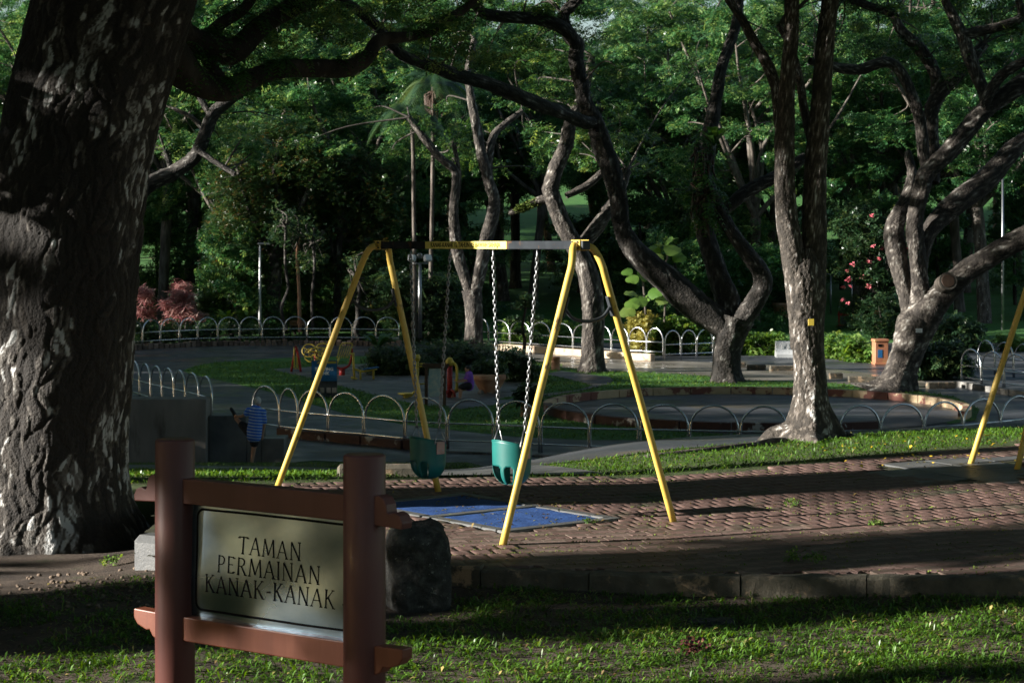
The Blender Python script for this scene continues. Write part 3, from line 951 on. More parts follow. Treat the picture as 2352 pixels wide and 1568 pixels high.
# ------------------------------------------------------------------ boulder
def rock(name, c, size, mat, label, seed=1, cat='rock', rz=0., amp=.12, power=5):
    mb = MB(); n, m = 44, 30
    r_ = np.random.default_rng(seed); vs = []
    ph = r_.uniform(0, 6.28, 20)
    cs = math.cos(rz); sn_ = math.sin(rz)
    for i in range(m+1):
        th = math.pi*i/m
        for k in range(n):
            a = 2*math.pi*k/n
            d = np.array([math.sin(th)*math.cos(a), math.sin(th)*math.sin(a), math.cos(th)])
            sup = (np.sum(np.abs(d)**power))**(-1/power)
            p = d*sup
            nz = 0
            for q in range(5):
                f = 2.2*1.9**q
                nz += math.sin(p[0]*f+ph[q])*math.sin(p[1]*f*1.1+ph[q+5])*math.sin(p[2]*f*.9+ph[q+10])/1.55**q
            p = p*(1+amp*nz)
            x, y, z = p*np.array(size)/2
            vs.append((c[0]+x*cs-y*sn_, c[1]+x*sn_+y*cs, c[2]+z))
    fs = []
    for i in range(m):
        for k in range(n):
            k2 = (k+1) % n
            fs.append((i*n+k, (i+1)*n+k, (i+1)*n+k2, i*n+k2))
    mb.add(vs, fs, True)
    o = mb.build(name, mat)
    return tag(o, label, cat)
m_rock = M('dark_granite', [(.014,.014,.012),(.034,.034,.031),(.075,.075,.07)], scale=14, rough=.85, bump=.9, bscale=26, bdist=.03, spots=((.16,.16,.14),22,.62,.05,(1,1,1)))
rock('boulder', ((958-CX)/F*13.45, 13.45, .10), (.42,.40,.62), m_rock, 'dark squared granite boulder at the end of the kerb behind the right sign post', 3, amp=.085, power=5, rz=.2)
rock('stone', ((1640-CX)/F*12.7, 12.85, -.135), (.34,.22,.05), m_rock, 'flat dark stone sunk in the grass below the kerb', 5, amp=.12, power=3)
# ------------------------------------------------------------------ arched tube railings
def fence_D(tab, xd): return float(np.interp(xd, [t[0] for t in tab], [t[1] for t in tab]))
def gpt(xd, D): return np.array([(xd-CX)/F*D, D])
def arch_railing(label, spans, tab, z0=LZ, zr=.72, zl=.27, rise=.64, r=.029, foot=True, dD=0, low=True):
    p0 = gpt(spans[0][0], fence_D(tab, spans[0][0])+dD)
    th = thing('arched_railing', (p0[0], p0[1], z0), label, 'railing', 'steel arched railings round the rink')
    line = []
    for a, b in spans:
        A = gpt(a, fence_D(tab, a)+dD); B = gpt(b, fence_D(tab, b)+dD)
        d = B-A; L_ = np.linalg.norm(d); h = rise
        pts = [(A[0], A[1], z0-.02), (A[0], A[1], z0+zr*.55), (A[0], A[1], z0+zr)]
        for k in range(1, 14):
            an = math.pi*k/14
            c = (A+B)/2 - d/2*math.cos(an)
            pts.append((c[0], c[1], z0+zr+h*math.sin(an)**.9))
        pts += [(B[0], B[1], z0+zr), (B[0], B[1], z0+zr*.55), (B[0], B[1], z0-.02)]
        MB().tube(pts, r, n=8).build('arch', m_steel, th)
        line += [A, B]
    n = np.array(line)
    for zz in ((zr, zl) if low else (zr,)):
        MB().tube([(p[0], p[1], z0+zz) for p in n], r*.85, n=8).build('rail', m_steel, th)
    return th
tab1 = [(560,58.8),(599,57.8),(678,56.5),(752,55.6),(834,54.8),(928,53.6),(1028,53),(1132,52.6),(1239,52),(1354,51.5),(1467,51.3),(1583,51),(1696,50.7),(1809,50.5),(1974,50.85),(2073,51.3),(2168,52),(2256,52.9),(2375,54.5)]
arch_railing('long front railing of steel arches curving behind the swings and the twin-stemmed tree',
  [(580,641),(643,683),(686,752),(756,834),(839,928),(933,1025),(1030,1132),(1140,1238),(1244,1352),(1356,1465),(1471,1581),(1585,1696),(1701,1809),(1813,1926),(1930,2021),(2025,2120),(2124,2210),(2214,2296),(2300,2375)], tab1)
tab5 = [(240,74.5),(297,70.7),(345,67.7),(457,62.9),(492,61)]
arch_railing('short run of narrow steel arches on the left above the concrete wall',
  [(238,258),(260,276),(278,295),(296,320),(322,345),(347,371),(373,399),(401,425),(427,456),(458,487)], tab5)
tab2 = [(240,99.5),(286,101.5),(360,104),(450,106),(560,107),(700,107.5),(916,106.5),(960,106.3)]
b2 = [243,286,327,368,412,454,500,550,602,652,705,758,809,863,917]
arch_railing('far railing of steel arches on the left in front of the hedge', [(b2[i]+1, b2[i+1]-1) for i in range(len(b2)-1)], tab2, z0=LZ+.16)
tab3 = [(1095,104.3),(1143,102.7),(1290,98.5),(1436,94.5),(1524,92.8),(1580,93.5),(1640,94.5),(1690,95.4)]
b3 = [1098,1122,1171,1218,1265,1316,1362,1404,1444,1485,1524]
arch_railing('sunlit far railing of steel arches behind the wet road, ending at a corner post', [(b3[i]+1, b3[i+1]-1) for i in range(len(b3)-1)], tab3, z0=LZ+.16)
b3b = [1526,1564,1600,1638,1676]
arch_railing('short sunlit railing of four arches just left of the dark forked tree', [(b3b[i]+1, b3b[i+1]-1) for i in range(len(b3b)-1)], tab3, z0=LZ+.05)
tab4 = [(2200,77),(2256,75),(2310,73),(2370,71),(2430,69)]
arch_railing('nearer steel arch railing on a pale plinth at the right edge', [(2208,2253),(2256,2304),(2308,2360),(2364,2420)], tab4, z0=LZ+.1)
arch_railing('rear steel arch railing at the right edge behind the plinth', [(2246,2284),(2287,2327),(2330,2372)], tab4, z0=LZ+.1, dD=8)

# painted kerb blocks under the front railing, with peeling red paint
m_peel = M('peeling_red_paint', [(.055,.022,.016),(.075,.030,.022)], scale=3, rough=.7, bump=.3, bscale=20, spots=((.38,.36,.33),1.6,.58,.04,(1,1,1)))
m_peel2 = M('peeling_yellow_paint', [(.36,.27,.16),(.44,.34,.22)], scale=3, rough=.75, bump=.3, bscale=20, spots=((.15,.055,.04),1.3,.50,.03,(1,1,1)))
m_tanwall = M('tan_plaster', [(.32,.24,.16),(.42,.33,.23),(.50,.42,.32)], scale=1.4, rough=.8, bump=.3, bscale=16, spots=((.16,.10,.07),1.8,.58,.08,(1,1,1)))
m_stone = M('rough_edging_stone', [(.06,.045,.035),(.13,.09,.07),(.20,.15,.12)], scale=3, rough=.9, bump=.8, bscale=8, info=.3)
m_road = M('wet_road_glare', [(.10,.09,.075),(.16,.145,.12),(.21,.19,.16)], scale=.7, rough=.16, rough2=.5, bump=.12, bscale=30)  # lighter and tanner than the tarmac: wet glare put into the colour
def block_run(name, pname, label, cols, tab, z0, h, w, mat, cat='kerb', dD=0., gap=.02, jit=.01):
    p0 = gpt(cols[0], fence_D(tab, cols[0]))
    th = thing(name, (p0[0], p0[1], z0), label, cat)
    for a, b in zip(cols[:-1], cols[1:]):
        A = gpt(a, fence_D(tab, a)+dD); B = gpt(b, fence_D(tab, b)+dD)
        d = B-A; L_ = np.linalg.norm(d); c = (A+B)/2
        mb = MB().box((c[0], c[1], z0+h/2+RNG.normal(0, jit)), (max(.05, L_-gap), w*(1+RNG.normal(0,.05)), h), rz=math.atan2(d[1], d[0])+RNG.normal(0,.008), bev=.02)
        mb.build(pname, mat, th)
    return th
block_run('painted_kerb', 'kerb_block', 'low kerb with peeling dark red paint under the left half of the front railing', [641,690,752,834,928,1025], tab1, LZ-.12, .36, .22, m_peel, dD=-.15)
block_run('concrete_strip', 'slab', 'pale concrete footing strip under the middle of the front railing', [1025,1132,1239,1352,1465,1560], tab1, LZ-.2, .26, .9, m_conc_dark, dD=-.2, jit=0, cat='footing')
block_run('stone_edging', 'stone', 'row of small rough stones edging the rink below the far left railing', list(np.arange(248, 925, 12.5)), tab2, LZ-.1, .36, .28, m_stone, dD=-.1, gap=.06, jit=.03, cat='edging')
block_run('tan_kerb', 'kerb_block', 'sunlit tan plastered kerb below the far middle railing', [1100,1160,1218,1280,1340,1400,1450,1500], tab3, LZ-.1, .42, .3, m_tanwall, dD=-.1, gap=.015)
block_run('plinth', 'kerb_block', 'pale grey plinth under the nearer right hand railing', [2200,2262,2330,2430], tab4, LZ-.2, .42, .5, m_conc, dD=-.2)

sheet('road', gp([(1120,812),(1250,815),(1380,822),(1520,828),(1700,834),(1900,846),(2100,868),(2200,905),(2080,896),(1900,880),(1700,872),(1560,858),(1400,851),(1290,844),(1200,832),(1120,820)]), LZ+.009, m_road)
# pool rim: ring of painted blocks
PCX, PCY, PR = 7.9, 65.3, 6.6
sheet('ring_pool', [(PCX+PR*math.cos(a), PCY+PR*1.08*math.sin(a)) for a in np.linspace(0, 2*math.pi, 60, endpoint=False)], LZ+.027, m_tarmac)
rim = thing('pool_rim', (PCX, PCY, LZ), 'low curved pool rim of blocks with peeling yellow and red paint round the dry basin', 'rim')
nb = 28
for k in range(nb):
    a0, a1 = 2*math.pi*k/nb, 2*math.pi*(k+1)/nb - .006
    if -1.05 < (a0+a1)/2 - 2*math.pi < -.45 or 5.2 < (a0+a1)/2 < 5.75: continue     # gap on the near right
    ring = []
    for rr in (PR, PR+.28):
        for s in range(4):
            a = a0+(a1-a0)*s/3
            ring.append((PCX+rr*math.cos(a), PCY+rr*1.08*math.sin(a)))
    poly = ring[:4] + ring[4:][::-1]
    h = .28 + RNG.normal(0, .006)
    mb = MB().prism(poly, (0,0,LZ), (1,0,0), (0,1,0), (0,0,h))
    mb.build('rim_block', m_peel2 if 0 < (a0+a1)/2 < math.pi*.98 or (a0+a1)/2 > 5.7 else m_peel, rim)

# ------------------------------------------------------------------ concrete wall with steps
m_wallgrey = M('stained_wall', [(.16,.15,.14),(.22,.205,.19),(.27,.25,.23)], scale=1.2, rough=.85, bump=.25, bscale=20, stretch=(1,1,.35), spots=((.07,.06,.045),1.6,.55,.15,(1,1,.25)))
wall = thing('concrete_wall', (-8.3, 49.8, LZ), 'grey stained concrete wall with steps going down beside the man in blue', 'wall')
Aw = G(281-70, 1070, LZ); 
xr = (472-CX)/F*49.7
MB().box(((xr-5.2)/2-.0+xr/2-.0-.0, 50.3, -2.42), (abs(-5.2)+.0, .9, 1.66), bev=.02).build('wall_block', m_wallgrey, wall)
xs = xr + .004
for (x0, x1, top) in ((xs, xs+.95, -2.03), (xs+.953, xs+1.32, -2.32), (xs+1.323, xs+1.90, -2.60)):
    MB().box(((x0+x1)/2, 50.62, (top-3.35)/2), (x1-x0, .95, top+3.35), bev=.02).build('step', m_conc_dark, wall)

# ------------------------------------------------------------------ small built things, all at their own distance
m_red = M('red_paint', [(.30,.016,.014),(.38,.028,.022)], scale=6, rough=.4)
m_yel2 = M('gym_yellow_paint', [(.50,.37,.05),(.58,.44,.07)], scale=6, rough=.45)
m_blue = M('blue_board', [(.012,.10,.26),(.016,.125,.30)], scale=3, rough=.5)
m_white = M('white_paint', [(.62,.63,.64),(.72,.73,.74)], scale=4, rough=.5, spots=((.35,.34,.32),5,.62,.1,(1,1,.4)))
m_wood = M('brown_timber', [(.05,.028,.018),(.085,.05,.032)], scale=5, rough=.7, stretch=(1,1,.2))
m_terra = M('terracotta', [(.30,.13,.07),(.38,.20,.12),(.46,.30,.20)], scale=2.2, rough=.75, bump=.2, bscale=14)
m_binor = M('orange_terracotta', [(.30,.11,.055),(.36,.15,.075)], scale=3, rough=.65, spots=((.50,.36,.12),1.4,.56,.2,(1,1,1)))
m_map = M('faded_map_print', [(.42,.50,.50),(.30,.42,.46),(.52,.55,.50),(.16,.22,.30)], scale=4.5, rough=.35, pos=[.35,.48,.58,.70])
m_slide_b = M('teal_plastic', (.01,.11,.14), rough=.4)
m_slide_r = M('orange_red_plastic', (.42,.05,.025), rough=.4)

def D_of(yd, z=LZ): return (CAMZ-z)*F/(yd-HY)
# air walker
D0 = D_of(854)
def A_(xd, yd, dD=0): return P(xd, yd, D0+dD)
aw = thing('air_walker', A_(669,854), 'red A-frame air walker with two yellow footplate bars on the exercise court', 'gym machine', 'outdoor gym machines')
for x, dd in ((669,0),(691,0)):
    MB().tube(catmull([A_(680,798), A_(676 if x < 680 else 685,815,dd), A_(x,854,dd)], 5), .055, n=8).build('frame_leg', m_red, aw)
MB().tube([A_(679,797,-.25), A_(679,797,.25)], .06, n=8).build('cross_tube', m_red, aw)
for x, dd in ((676,-.2),(682.5,.2)):
    h = A_(x,797,dd); MB().tube(catmull([h, A_(x,830,dd), A_(x+.5,845,dd), A_(x+4,847,dd)], 4), .032, n=6).build('swing_bar', m_yel2, aw)
# tai chi wheels
D0 = D_of(860)
tw = thing('hand_wheel_machine', A_(705,860), 'yellow machine with four hand wheels rising behind the blue rink board', 'gym machine', 'outdoor gym machines')
for (x, y, rr, dd) in ((710,805,16,0),(716,815,17,-.35),(741,803,16,.3),(739,812,15,-.1)):
    c = A_(x,y,dd); R_ = rr/F*(D0+dd)
    pts = [(c.x+R_*math.cos(a), c.y+.12*math.sin(a), c.z+R_*math.sin(a)*.9) for a in np.linspace(0, 2*math.pi, 22, endpoint=False)]
    mb = MB().tube(pts, .028, n=6, closed=True)
    for a in (0.5, 2.6, 4.7):
        mb.tube([c, (c.x+R_*math.cos(a), c.y, c.z+R_*math.sin(a)*.9)], .018, n=5)
    mb.build('hand_wheel', m_yel2, tw)
MB().tube([A_(725,862), A_(725,808)], .07, n=8).build('post', m_red, tw)
MB().tube([A_(708,808,-.2), A_(742,806,.2)], .04, n=6).build('arm', m_yel2, tw)
# tilted slatted back
D0 = D_of(862)
rb = thing('back_rest_machine', A_(786,862), 'yellow slatted back stretcher board on a red forked post', 'gym machine', 'outdoor gym machines')
top = [(782,790),(810,789)]; bot = [(775,820),(800,819)]
for k in range(6):
    t = k/5
    a = (782+(809-782)*t, 791+ (3 if 0 < k < 5 else 0)); b = (774+(798-774)*t, 822)
    MB().tube([A_(a[0], a[1], .1*t), A_(b[0], b[1], -.5+.1*t)], .02, n=5).build('slat', m_yel2, rb)
MB().tube(catmull([A_(774,822,-.5), A_(783,793), A_(790,788), A_(806,788.5), A_(809,794,.1), A_(798,822,-.4)], 5), .028, n=6).build('back_frame', m_yel2, rb)
MB().tube([A_(780,821,-.5), A_(771,840,-.9)], .045, n=6).build('foot_bar', m_yel2, rb)
MB().tube(catmull([A_(762,832), A_(770,842), A_(786,846), A_(802,838), A_(808,815), A_(808,800)], 5), .05, n=8).build('fork', m_red, rb)
MB().tube([A_(785.5,846), A_(785.5,864)], .13, n=10).build('post', m_red, rb)
# sit-up bench
D0 = D_of(872)
sb = thing('sit_up_bench', A_(845,872), 'yellow sit-up bench with a blue pad and an upright foot brace', 'gym machine', 'outdoor gym machines')
MB().tube([A_(811,812), A_(814,868)], .05, n=8).build('foot_brace', m_yel2, sb)
MB().tube([A_(806,812,-.15), A_(813,812,.15)], .04, n=6).build('hand_grip', m_yel2, sb)
MB().tube([A_(808,867,-.2), A_(819,870,.2)], .05, n=6).build('foot_peg', m_yel2, sb)
MB().tube([A_(815,848), A_(832,853), A_(866,847)], .045, n=6).build('bench_tube', m_yel2, sb)
for x, y in ((828,874),(858,871)):
    MB().tube([A_(x,850), A_(x,y)], .045, n=6).build('leg', m_yel2, sb)
c = (A_(834,850)+A_(868,844))/2
MB().box(A_(852,845.5), (.6,.42,.05), rot=Matrix.Rotation(-.14,3,'Y'), bev=.02).build('pad', m_blue, sb)
# rink board
D0 = 71.0
bd = thing('rink_board', A_(745,914), 'upright blue rink notice board with white lettering half behind the yellow swing leg', 'notice board')
def rect(mb, x0, y0, x1, y1, dep, back):
    a = A_(x0,y1); b = A_(x1,y0)
    return mb.box(((a.x+b.x)/2, D0+back, (a.z+b.z)/2), (b.x-a.x, dep, b.z-a.z), bev=.004)
rect(MB(), 715, 828, 774, 917, .12, .062).build('cabinet', m_darkpaint, bd)
rect(MB(), 716, 829, 773.5, 875, .02, -.011).build('blue_panel', m_blue, bd)
a, b = A_(727,834.5), A_(772.5,829.5)
MB().prism([(a.x, a.z), (b.x, a.z), (b.x, b.z), (a.x+.09, b.z)], (0, D0-.022, 0), (1,0,0), (0,0,1), (0,-.008,0)).build('yellow_stripe', m_yel2, bd)
for x in (720,735,750,763):
    rect(MB(), x, 890, x+10, 902, .02, -.011).build('notice', m_conc, bd)
c = A_(745,847.5); text_mesh('SKATING', .155, 'lettering', m_white, bd, (c.x, D0-.024, c.z), (1,0,0), (0,0,1), (0,-1,0), bold=.006)
c = A_(745,857.5); text_mesh('RINK', .155, 'lettering', m_white, bd, (c.x, D0-.024, c.z), (1,0,0), (0,0,1), (0,-1,0), bold=.006)
# yellow stepper
D0 = D_of(914)
st = thing('low_stepper', A_(940,914), 'low yellow pedal machine with a round footplate left of the map board', 'gym machine', 'outdoor gym machines')
MB().lathe(A_(932,908), [(.14,.0),(.28,.05),(.28,.09)], n=12).build('footplate', m_yel2, st)
MB().tube([A_(932,914), A_(932,907)], .1, n=8).build('foot', m_yel2, st)
MB().tube(catmull([A_(934,910), A_(944,908), A_(952,900), A_(966,897)], 4), .05, n=6).build('arm', m_yel2, st)
# chest press behind the chain
D0 = D_of(893)
cp = thing('pull_machine', A_(968,893), 'yellow post machine with side handles left of the map board', 'gym machine', 'outdoor gym machines')
MB().tube([A_(958,893), A_(958,824)], .07, n=8).build('post', m_yel2, cp)
MB().lathe(A_(958,826), [(.1,-.05),(.13,.1),(.08,.2)], n=10).build('cap', m_yel2, cp)
for y in (836,842,882):
    MB().tube([A_(952,y), A_(978,y-1)], .035, n=6).build('handle', m_yel2, cp)
# map board
D0 = 67.5
mbd = thing('map_board', A_(1000,935), 'pale map board in a brown timber frame with two posts, behind the second chain', 'notice board')
for x in (979,1021):
    a, b = A_(x-3.6,932), A_(x+3.6,833)
    MB().box(((a.x+b.x)/2, D0, (a.z+b.z)/2-.1), (b.x-a.x, .12, b.z-a.z+.2), bev=.01).build('post', m_wood, mbd)
a, b = A_(972,845), A_(1032,835)
MB().prism([(a.x,a.z+.02),(b.x-.05,a.z),(b.x,a.z+.08),(b.x,b.z),(a.x,b.z+.02),(a.x-.03,a.z+.07)], (0,D0-.07,0), (1,0,0), (0,0,1), (0,-.05,0)).build('top_rail', m_wood, mbd)
a, b = A_(983.5,910), A_(1012,846)
MB().box(((a.x+b.x)/2+.02, D0-.02, (a.z+b.z)/2), (b.x-a.x, .03, b.z-a.z), bev=.004).build('map_panel', m_map, mbd)
# lift seat machine
D0 = 71.0
ls = thing('lift_seat_machine', A_(1033,914), 'red post lift seat machine with yellow arms that the person in purple sits on', 'gym machine', 'outdoor gym machines')
MB().tube([A_(1033,916), A_(1033,838)], .10, n=14).build('post', m_red, ls)
MB().lathe(A_(1033,838), [(.12,-.02),(.15,.04),(.15,.14),(.11,.20),(.08,.25),(.0,.28)], n=16).build('cap', m_yel2, ls)
MB().tube(catmull([A_(1035,834,-.25), A_(1042,834,-.25), A_(1048,841,-.25), A_(1049.5,858,-.25), A_(1049,892,-.25), A_(1045,895,-.25)], 6), .05, n=8).build('lift_arm', m_yel2, ls)
MB().tube([A_(1046,896,-.15), A_(1074,893,-.05)], .05, n=8).build('seat_bar', m_yel2, ls)
sv = catmull([A_(1068,892.5,-.05), A_(1078,892,-.05), A_(1085,887,-.05), A_(1088.5,876,-.05), A_(1089.5,866,-.05)], 5)
mb = MB(); vs = []
for p in sv:
    for w, o in ((-.22,0),(.22,0)):
        vs.append((p[0], p[1]+w, p[2]))
n = len(sv)
mb.add(vs, [(2*k,2*k+1,2*k+3,2*k+2) for k in range(n-1)], True)
so = mb.build('seat_shell', m_yel2, ls); md = so.modifiers.new('thick','SOLIDIFY'); md.thickness = .045
for dd in (-.3, .3):
    MB().tube(catmull([A_(1033,893), A_(1040,897,dd), A_(1044,905,dd), A_(1045,911,dd)], 4), .045, n=6).build('foot_bar', m_red, ls)
    MB().tube(catmull([A_(1033,895), A_(1026,899,dd), A_(1023,907,dd), A_(1024,911,dd)], 4), .045, n=6).build('foot_bar', m_red, ls)

# planters
def pot(name, xd, yd, wd, hd, prof, mat, label, D=None, cat='planter', z=LZ):
    D = D or D_of(yd, z); c = P(xd, yd, D); s = wd/F*D/2; h = hd/F*D
    th = thing(name, c, label, cat)
    MB().lathe(c, [(r*s, q*h) for r, q in prof], n=24).build('bowl', mat, th)
    MB().lathe(c + Vector((0,0,h*.93)), [(prof[-1][0]*s*.93, 0), (.02, .02)], n=20).build('soil', m_joint, th)
    return th, c, s, h
flare = [(.62,0),(.70,.1),(.95,.86),(1.0,.88),(1.0,1.0),(.93,1.0)]
bw, c, s, h = pot('bowl_planter', 1124, 905, 76, 45, [(.45,.0),(.5,.08),(.78,.45),(.92,.70),(.98,.74),(1.0,.80),(1.0,.98),(.95,1.0)], m_terra, 'wide round ribbed bowl planter on stone feet beside the person in purple', D=73)
for dx in (-.5,.0,.5):
    MB().ball(c + Vector((dx*s, -.35*s, .06)), (.13,.13,.12), 10, 6).build('foot', m_conc, bw)
pot('cylinder_planter', 1276, 850, 22, 31, [(.9,0),(1.,.05),(.92,.12),(.92,.9),(1.0,.92),(1.0,1.0),(.9,1.0)], m_terra, 'small brown cylindrical planter left of the middle leaning tree')
pot('tall_planter', 1207, 958, 26, 48, [(.8,0),(.85,.05),(.9,.9),(1.0,.92),(1.0,1.0),(.9,1.0)], m_terra, 'brown pot with a spiky plant seen between the swing chain and the nearest leg')
tp, c, s, h = pot('terracotta_pot', 1794, 734, 40, 38, flare, m_terra, 'pale terracotta flower pot with a leafy shrub on the slope behind the twin-stemmed tree', D=124)
m_tub_feet = None
# litter bin beside the right tree
D0 = D_of(838)
bn = thing('litter_bin', A_(2025,838), 'orange terracotta litter bin with a blue sticker left of the forked right tree', 'bin')
cb = A_(2025,838)
a, b = A_(2010,838), A_(2043,785)
w = (b.x-a.x); hh = b.z-a.z
MB().box((cb.x, D0+.35, cb.z+hh/2), (w*.94, .8, hh), bev=.03).build('body', m_binor, bn)
MB().box((cb.x, D0+.35, cb.z+hh+.055), (w*1.04, .88, .12), bev=.03).build('lid', m_binor, bn)
MB().box((cb.x, D0+.35, cb.z+.05), (w*1.02, .86, .1), bev=.02).build('foot', m_binor, bn)
q = A_(2021,793); MB().box((q.x, D0-.055, q.z), (.17,.02,.12)).build('slot', m_black, bn)
q = A_(2021,812); MB().box((q.x, D0-.055, q.z), (.20,.012,.36)).build('sticker', m_blue, bn)
# white road barrier
D0 = D_of(821)
rbx = thing('road_barrier', A_(1805,821), 'white plastic water-filled road barrier left of the twin-stemmed tree', 'barrier')
a, b = A_(1784,821), A_(1836,784)
w, hh = b.x-a.x, b.z-a.z
pr = [(-.36,0),(.36,0),(.36,.16),(.20,.45),(.16,hh),(-.16,hh),(-.20,.45),(-.36,.16)]
MB().prism(pr, (a.x, D0+.3, a.z), (0,1,0), (0,0,1), (w,0,0)).build('shell', m_white, rbx)
for k in range(3):
    xx = a.x+w*(.27+.25*k)
    MB().prism([(xx-.05,.42),(xx+.07,.42),(xx+.03,.75),(xx-.05,.75)], (0,D0+.085,a.z), (1,0,0), (0,0,1), (0,-.03,0)).build('rib', m_white, rbx)
# small red sign on the slope
D0 = 121
rs = thing('small_sign', A_(1940,760), 'small red framed sign on two posts on the far slope', 'sign')
for x in (1927,1957):
    a, b = A_(x-1.8,772), A_(x+1.8,714)
    MB().box(((a.x+b.x)/2, D0, (a.z+b.z)/2), (b.x-a.x, .1, b.z-a.z), bev=.01).build('post', m_red, rs)
for y in (722,749):
    a, b = A_(1924,y+3), A_(1961,y-3)
    MB().box(((a.x+b.x)/2, D0-.01, (a.z+b.z)/2), (b.x-a.x, .06, b.z-a.z), bev=.01).build('rail', m_red, rs)
a, b = A_(1931,745), A_(1954,725)
MB().box(((a.x+b.x)/2, D0-.02, (a.z+b.z)/2), (b.x-a.x, .03, b.z-a.z)).build('plate', m_galv, rs)
# poles and lamps
def pole(name, label, xd, y0, y1, D, r0, r1, mat, cat='pole'):
    a, b = P(xd, y0, D), P(xd+ (0), y1, D)
    th = thing(name, a, label, cat)
    mb = MB().tube([a - Vector((0,0,.3)), a + (b-a)*.5, b], [r0, (r0+r1)/2, r1], n=10)
    mb.build('shaft', mat, th)
    return th, a, b
t_, a, b = pole('lamp_post', 'slim pale lamp post in front of the copper tinted tree on the left', 597, 756, 560, 111, .085, .05, m_white, 'lamp')
MB().box(b + Vector((.25,-.1,0)), (.7,.22,.12), bev=.04).build('lamp_head', m_galv, t_)
t_, a, b = pole('floodlight_post', 'grey floodlight post with lamps behind the left swing chains', 964.5, 764, 605, 107, .13, .09, m_galv, 'lamp')
MB().tube([b+Vector((-.4,0,.0)), b+Vector((.4,0,.0))], .045, n=6).build('cross_arm', m_galv, t_)
for s in (-1,1):
    MB().box(b + Vector((s*.42,-.15,.28)), (.42,.28,.36), rot=Matrix.Rotation(s*.5,3,'Z') @ Matrix.Rotation(-.35,3,'X'), bev=.05).build('floodlight', m_white, t_)
MB().box(b + Vector((0,-.05,.4)), (.26,.3,.3), bev=.05).build('floodlight', m_galv, t_)
pole('light_pole', 'thin white pole on the right beyond the fallen light branch', 2303, 774, 410, 118, .09, .06, m_galv)
for x, y0, y1, dd, lab in ((1999,700,640,132,'thin pale post just right of the far climbing frame'),(2032,700,655,134,'thin pale post behind the pink flowering shrub'),(2192,726,650,132,'thin pale post left of a close pair beyond the leaning tree'),(2210,716,640,133,'thin pale post, right one of a close pair beyond the leaning tree'),(2256,724,668,131,'short white post standing alone beyond the leaning tree')):
    pole('fence_post', lab, x, y0, y1, dd, .05, .05, m_white)[0]['group'] = 'thin posts on the far right lawn'
# far goal frame
D0 = 128
gfm = thing('climbing_frame', A_(1930,715), 'far grey tube climbing frame on the lawn right of the twin-stemmed tree', 'play frame')
for x in (1908,1956):
    MB().tube([A_(x,722), A_(x,630)], .06, n=6).build('upright', m_galv, gfm)
MB().tube([A_(1880,630), A_(1958,630)], .05, n=6).build('crossbar', m_galv, gfm)
# benches, slides far left
D0 = 113
bh = thing('park_bench', A_(683,768), 'reddish slatted park bench behind the far left railing', 'bench')
for k, y in enumerate((752,749,746,743,740,737)):
    a = A_(665,y); b = A_(702,y)
    MB().box(((a.x+b.x)/2, D0+ .1*k*.3, a.z), (b.x-a.x, .03, .055)).build('slat', m_wood if k < 2 else m_terra, bh)
for x in (667,700):
    MB().box(A_(x,758)+Vector((0,.1,0)), (.07,.4,.6)).build('leg', m_galv, bh)
D0 = 127
sl = thing('slide', A_(720,720), 'teal playground slide half hidden behind the hedge on the left', 'slide')
MB().prism([(0,0),(.12,0),(.12,.35),(0,.35)], A_(690,722)-Vector((0,.3,0)), (0,1,0), (0,0,1), A_(740,685)-A_(690,722)).build('slide_side', m_slide_b, sl)
MB().prism([(0,0),(.12,0),(.12,.35),(0,.35)], A_(690,722)+Vector((0,.5,0)), (0,1,0), (0,0,1), A_(740,685)-A_(690,722)).build('slide_side', m_slide_b, sl)
MB().prism([(0,0),(.68,0),(.68,.06),(0,.06)], A_(690,721.5)-Vector((0,.17,0)), (0,1,0), (0,0,1), A_(740,684.5)-A_(690,721.5)).build('chute', m_slide_b, sl)
sl2 = thing('slide', A_(815,730), 'orange red playground slide between thin trunks behind the railing', 'slide')
MB().prism([(0,0),(.7,0),(.7,.3),(0,.3)], A_(803,700), (0,1,0), (0,0,1), A_(822,738)-A_(803,700)).build('chute', m_slide_r, sl2)
MB().box(A_(800,690)+Vector((0,.3,0)), (.8,.9,.12)).build('platform', m_slide_r, sl2)
for dx in (-.3,.3):
    MB().tube([A_(800,735)+Vector((dx,.3,0)), A_(800,670)+Vector((dx,.3,0))], .06, n=6).build('post', m_yel2, sl2)
# loose kerb stones along the road
for i, (x0, x1, y) in enumerate(((1693,1713,844),(1716,1760,850),(1768,1833,852),(1906,1936,870),(1950,2012,878),(2130,2195,892))):
    D = D_of(y); a = (x0-CX)/F*D; b = (x1-CX)/F*D
    lab = ['short kerb stone nearest the dark forked tree','kerb stone with broken corner left of the white barrier','long kerb stone in front of the white barrier','short block just right of the twin-stemmed tree','long flat kerb stone in front of the orange bin','kerb stone at the foot of the leaning right tree'][i]
    mb = MB().box(((a+b)/2, D+.15, LZ+.11), (b-a, .34, .24), rz=RNG.normal(0,.06), bev=.03)
    tag(mb.build('kerb_stone', m_kerb), lab, 'kerb stone', 'loose kerb stones by the road')
# short log-like kerb at the yard's back edge
c0, c1 = G(776,1092,-.1), G(985,1085,-.12)
mb = MB().box(((c0.x+c1.x)/2, 20.6, -.10), (c1.x-c0.x, .22, .24), rz=.03, bev=.03)
tag(mb.build('kerb_stone', m_kerb), 'dark kerb stone on the grass strip behind the yard, between post and swing', 'kerb stone')
# tree labels
# ------------------------------------------------------------------ trees
TAN = math.tan(SUN_EL)
def sq(x, y):
    return x*(-SUN_AZ[0]) + y*(-SUN_AZ[1]), x*SUN_AZ[1] + y*(-SUN_AZ[0])
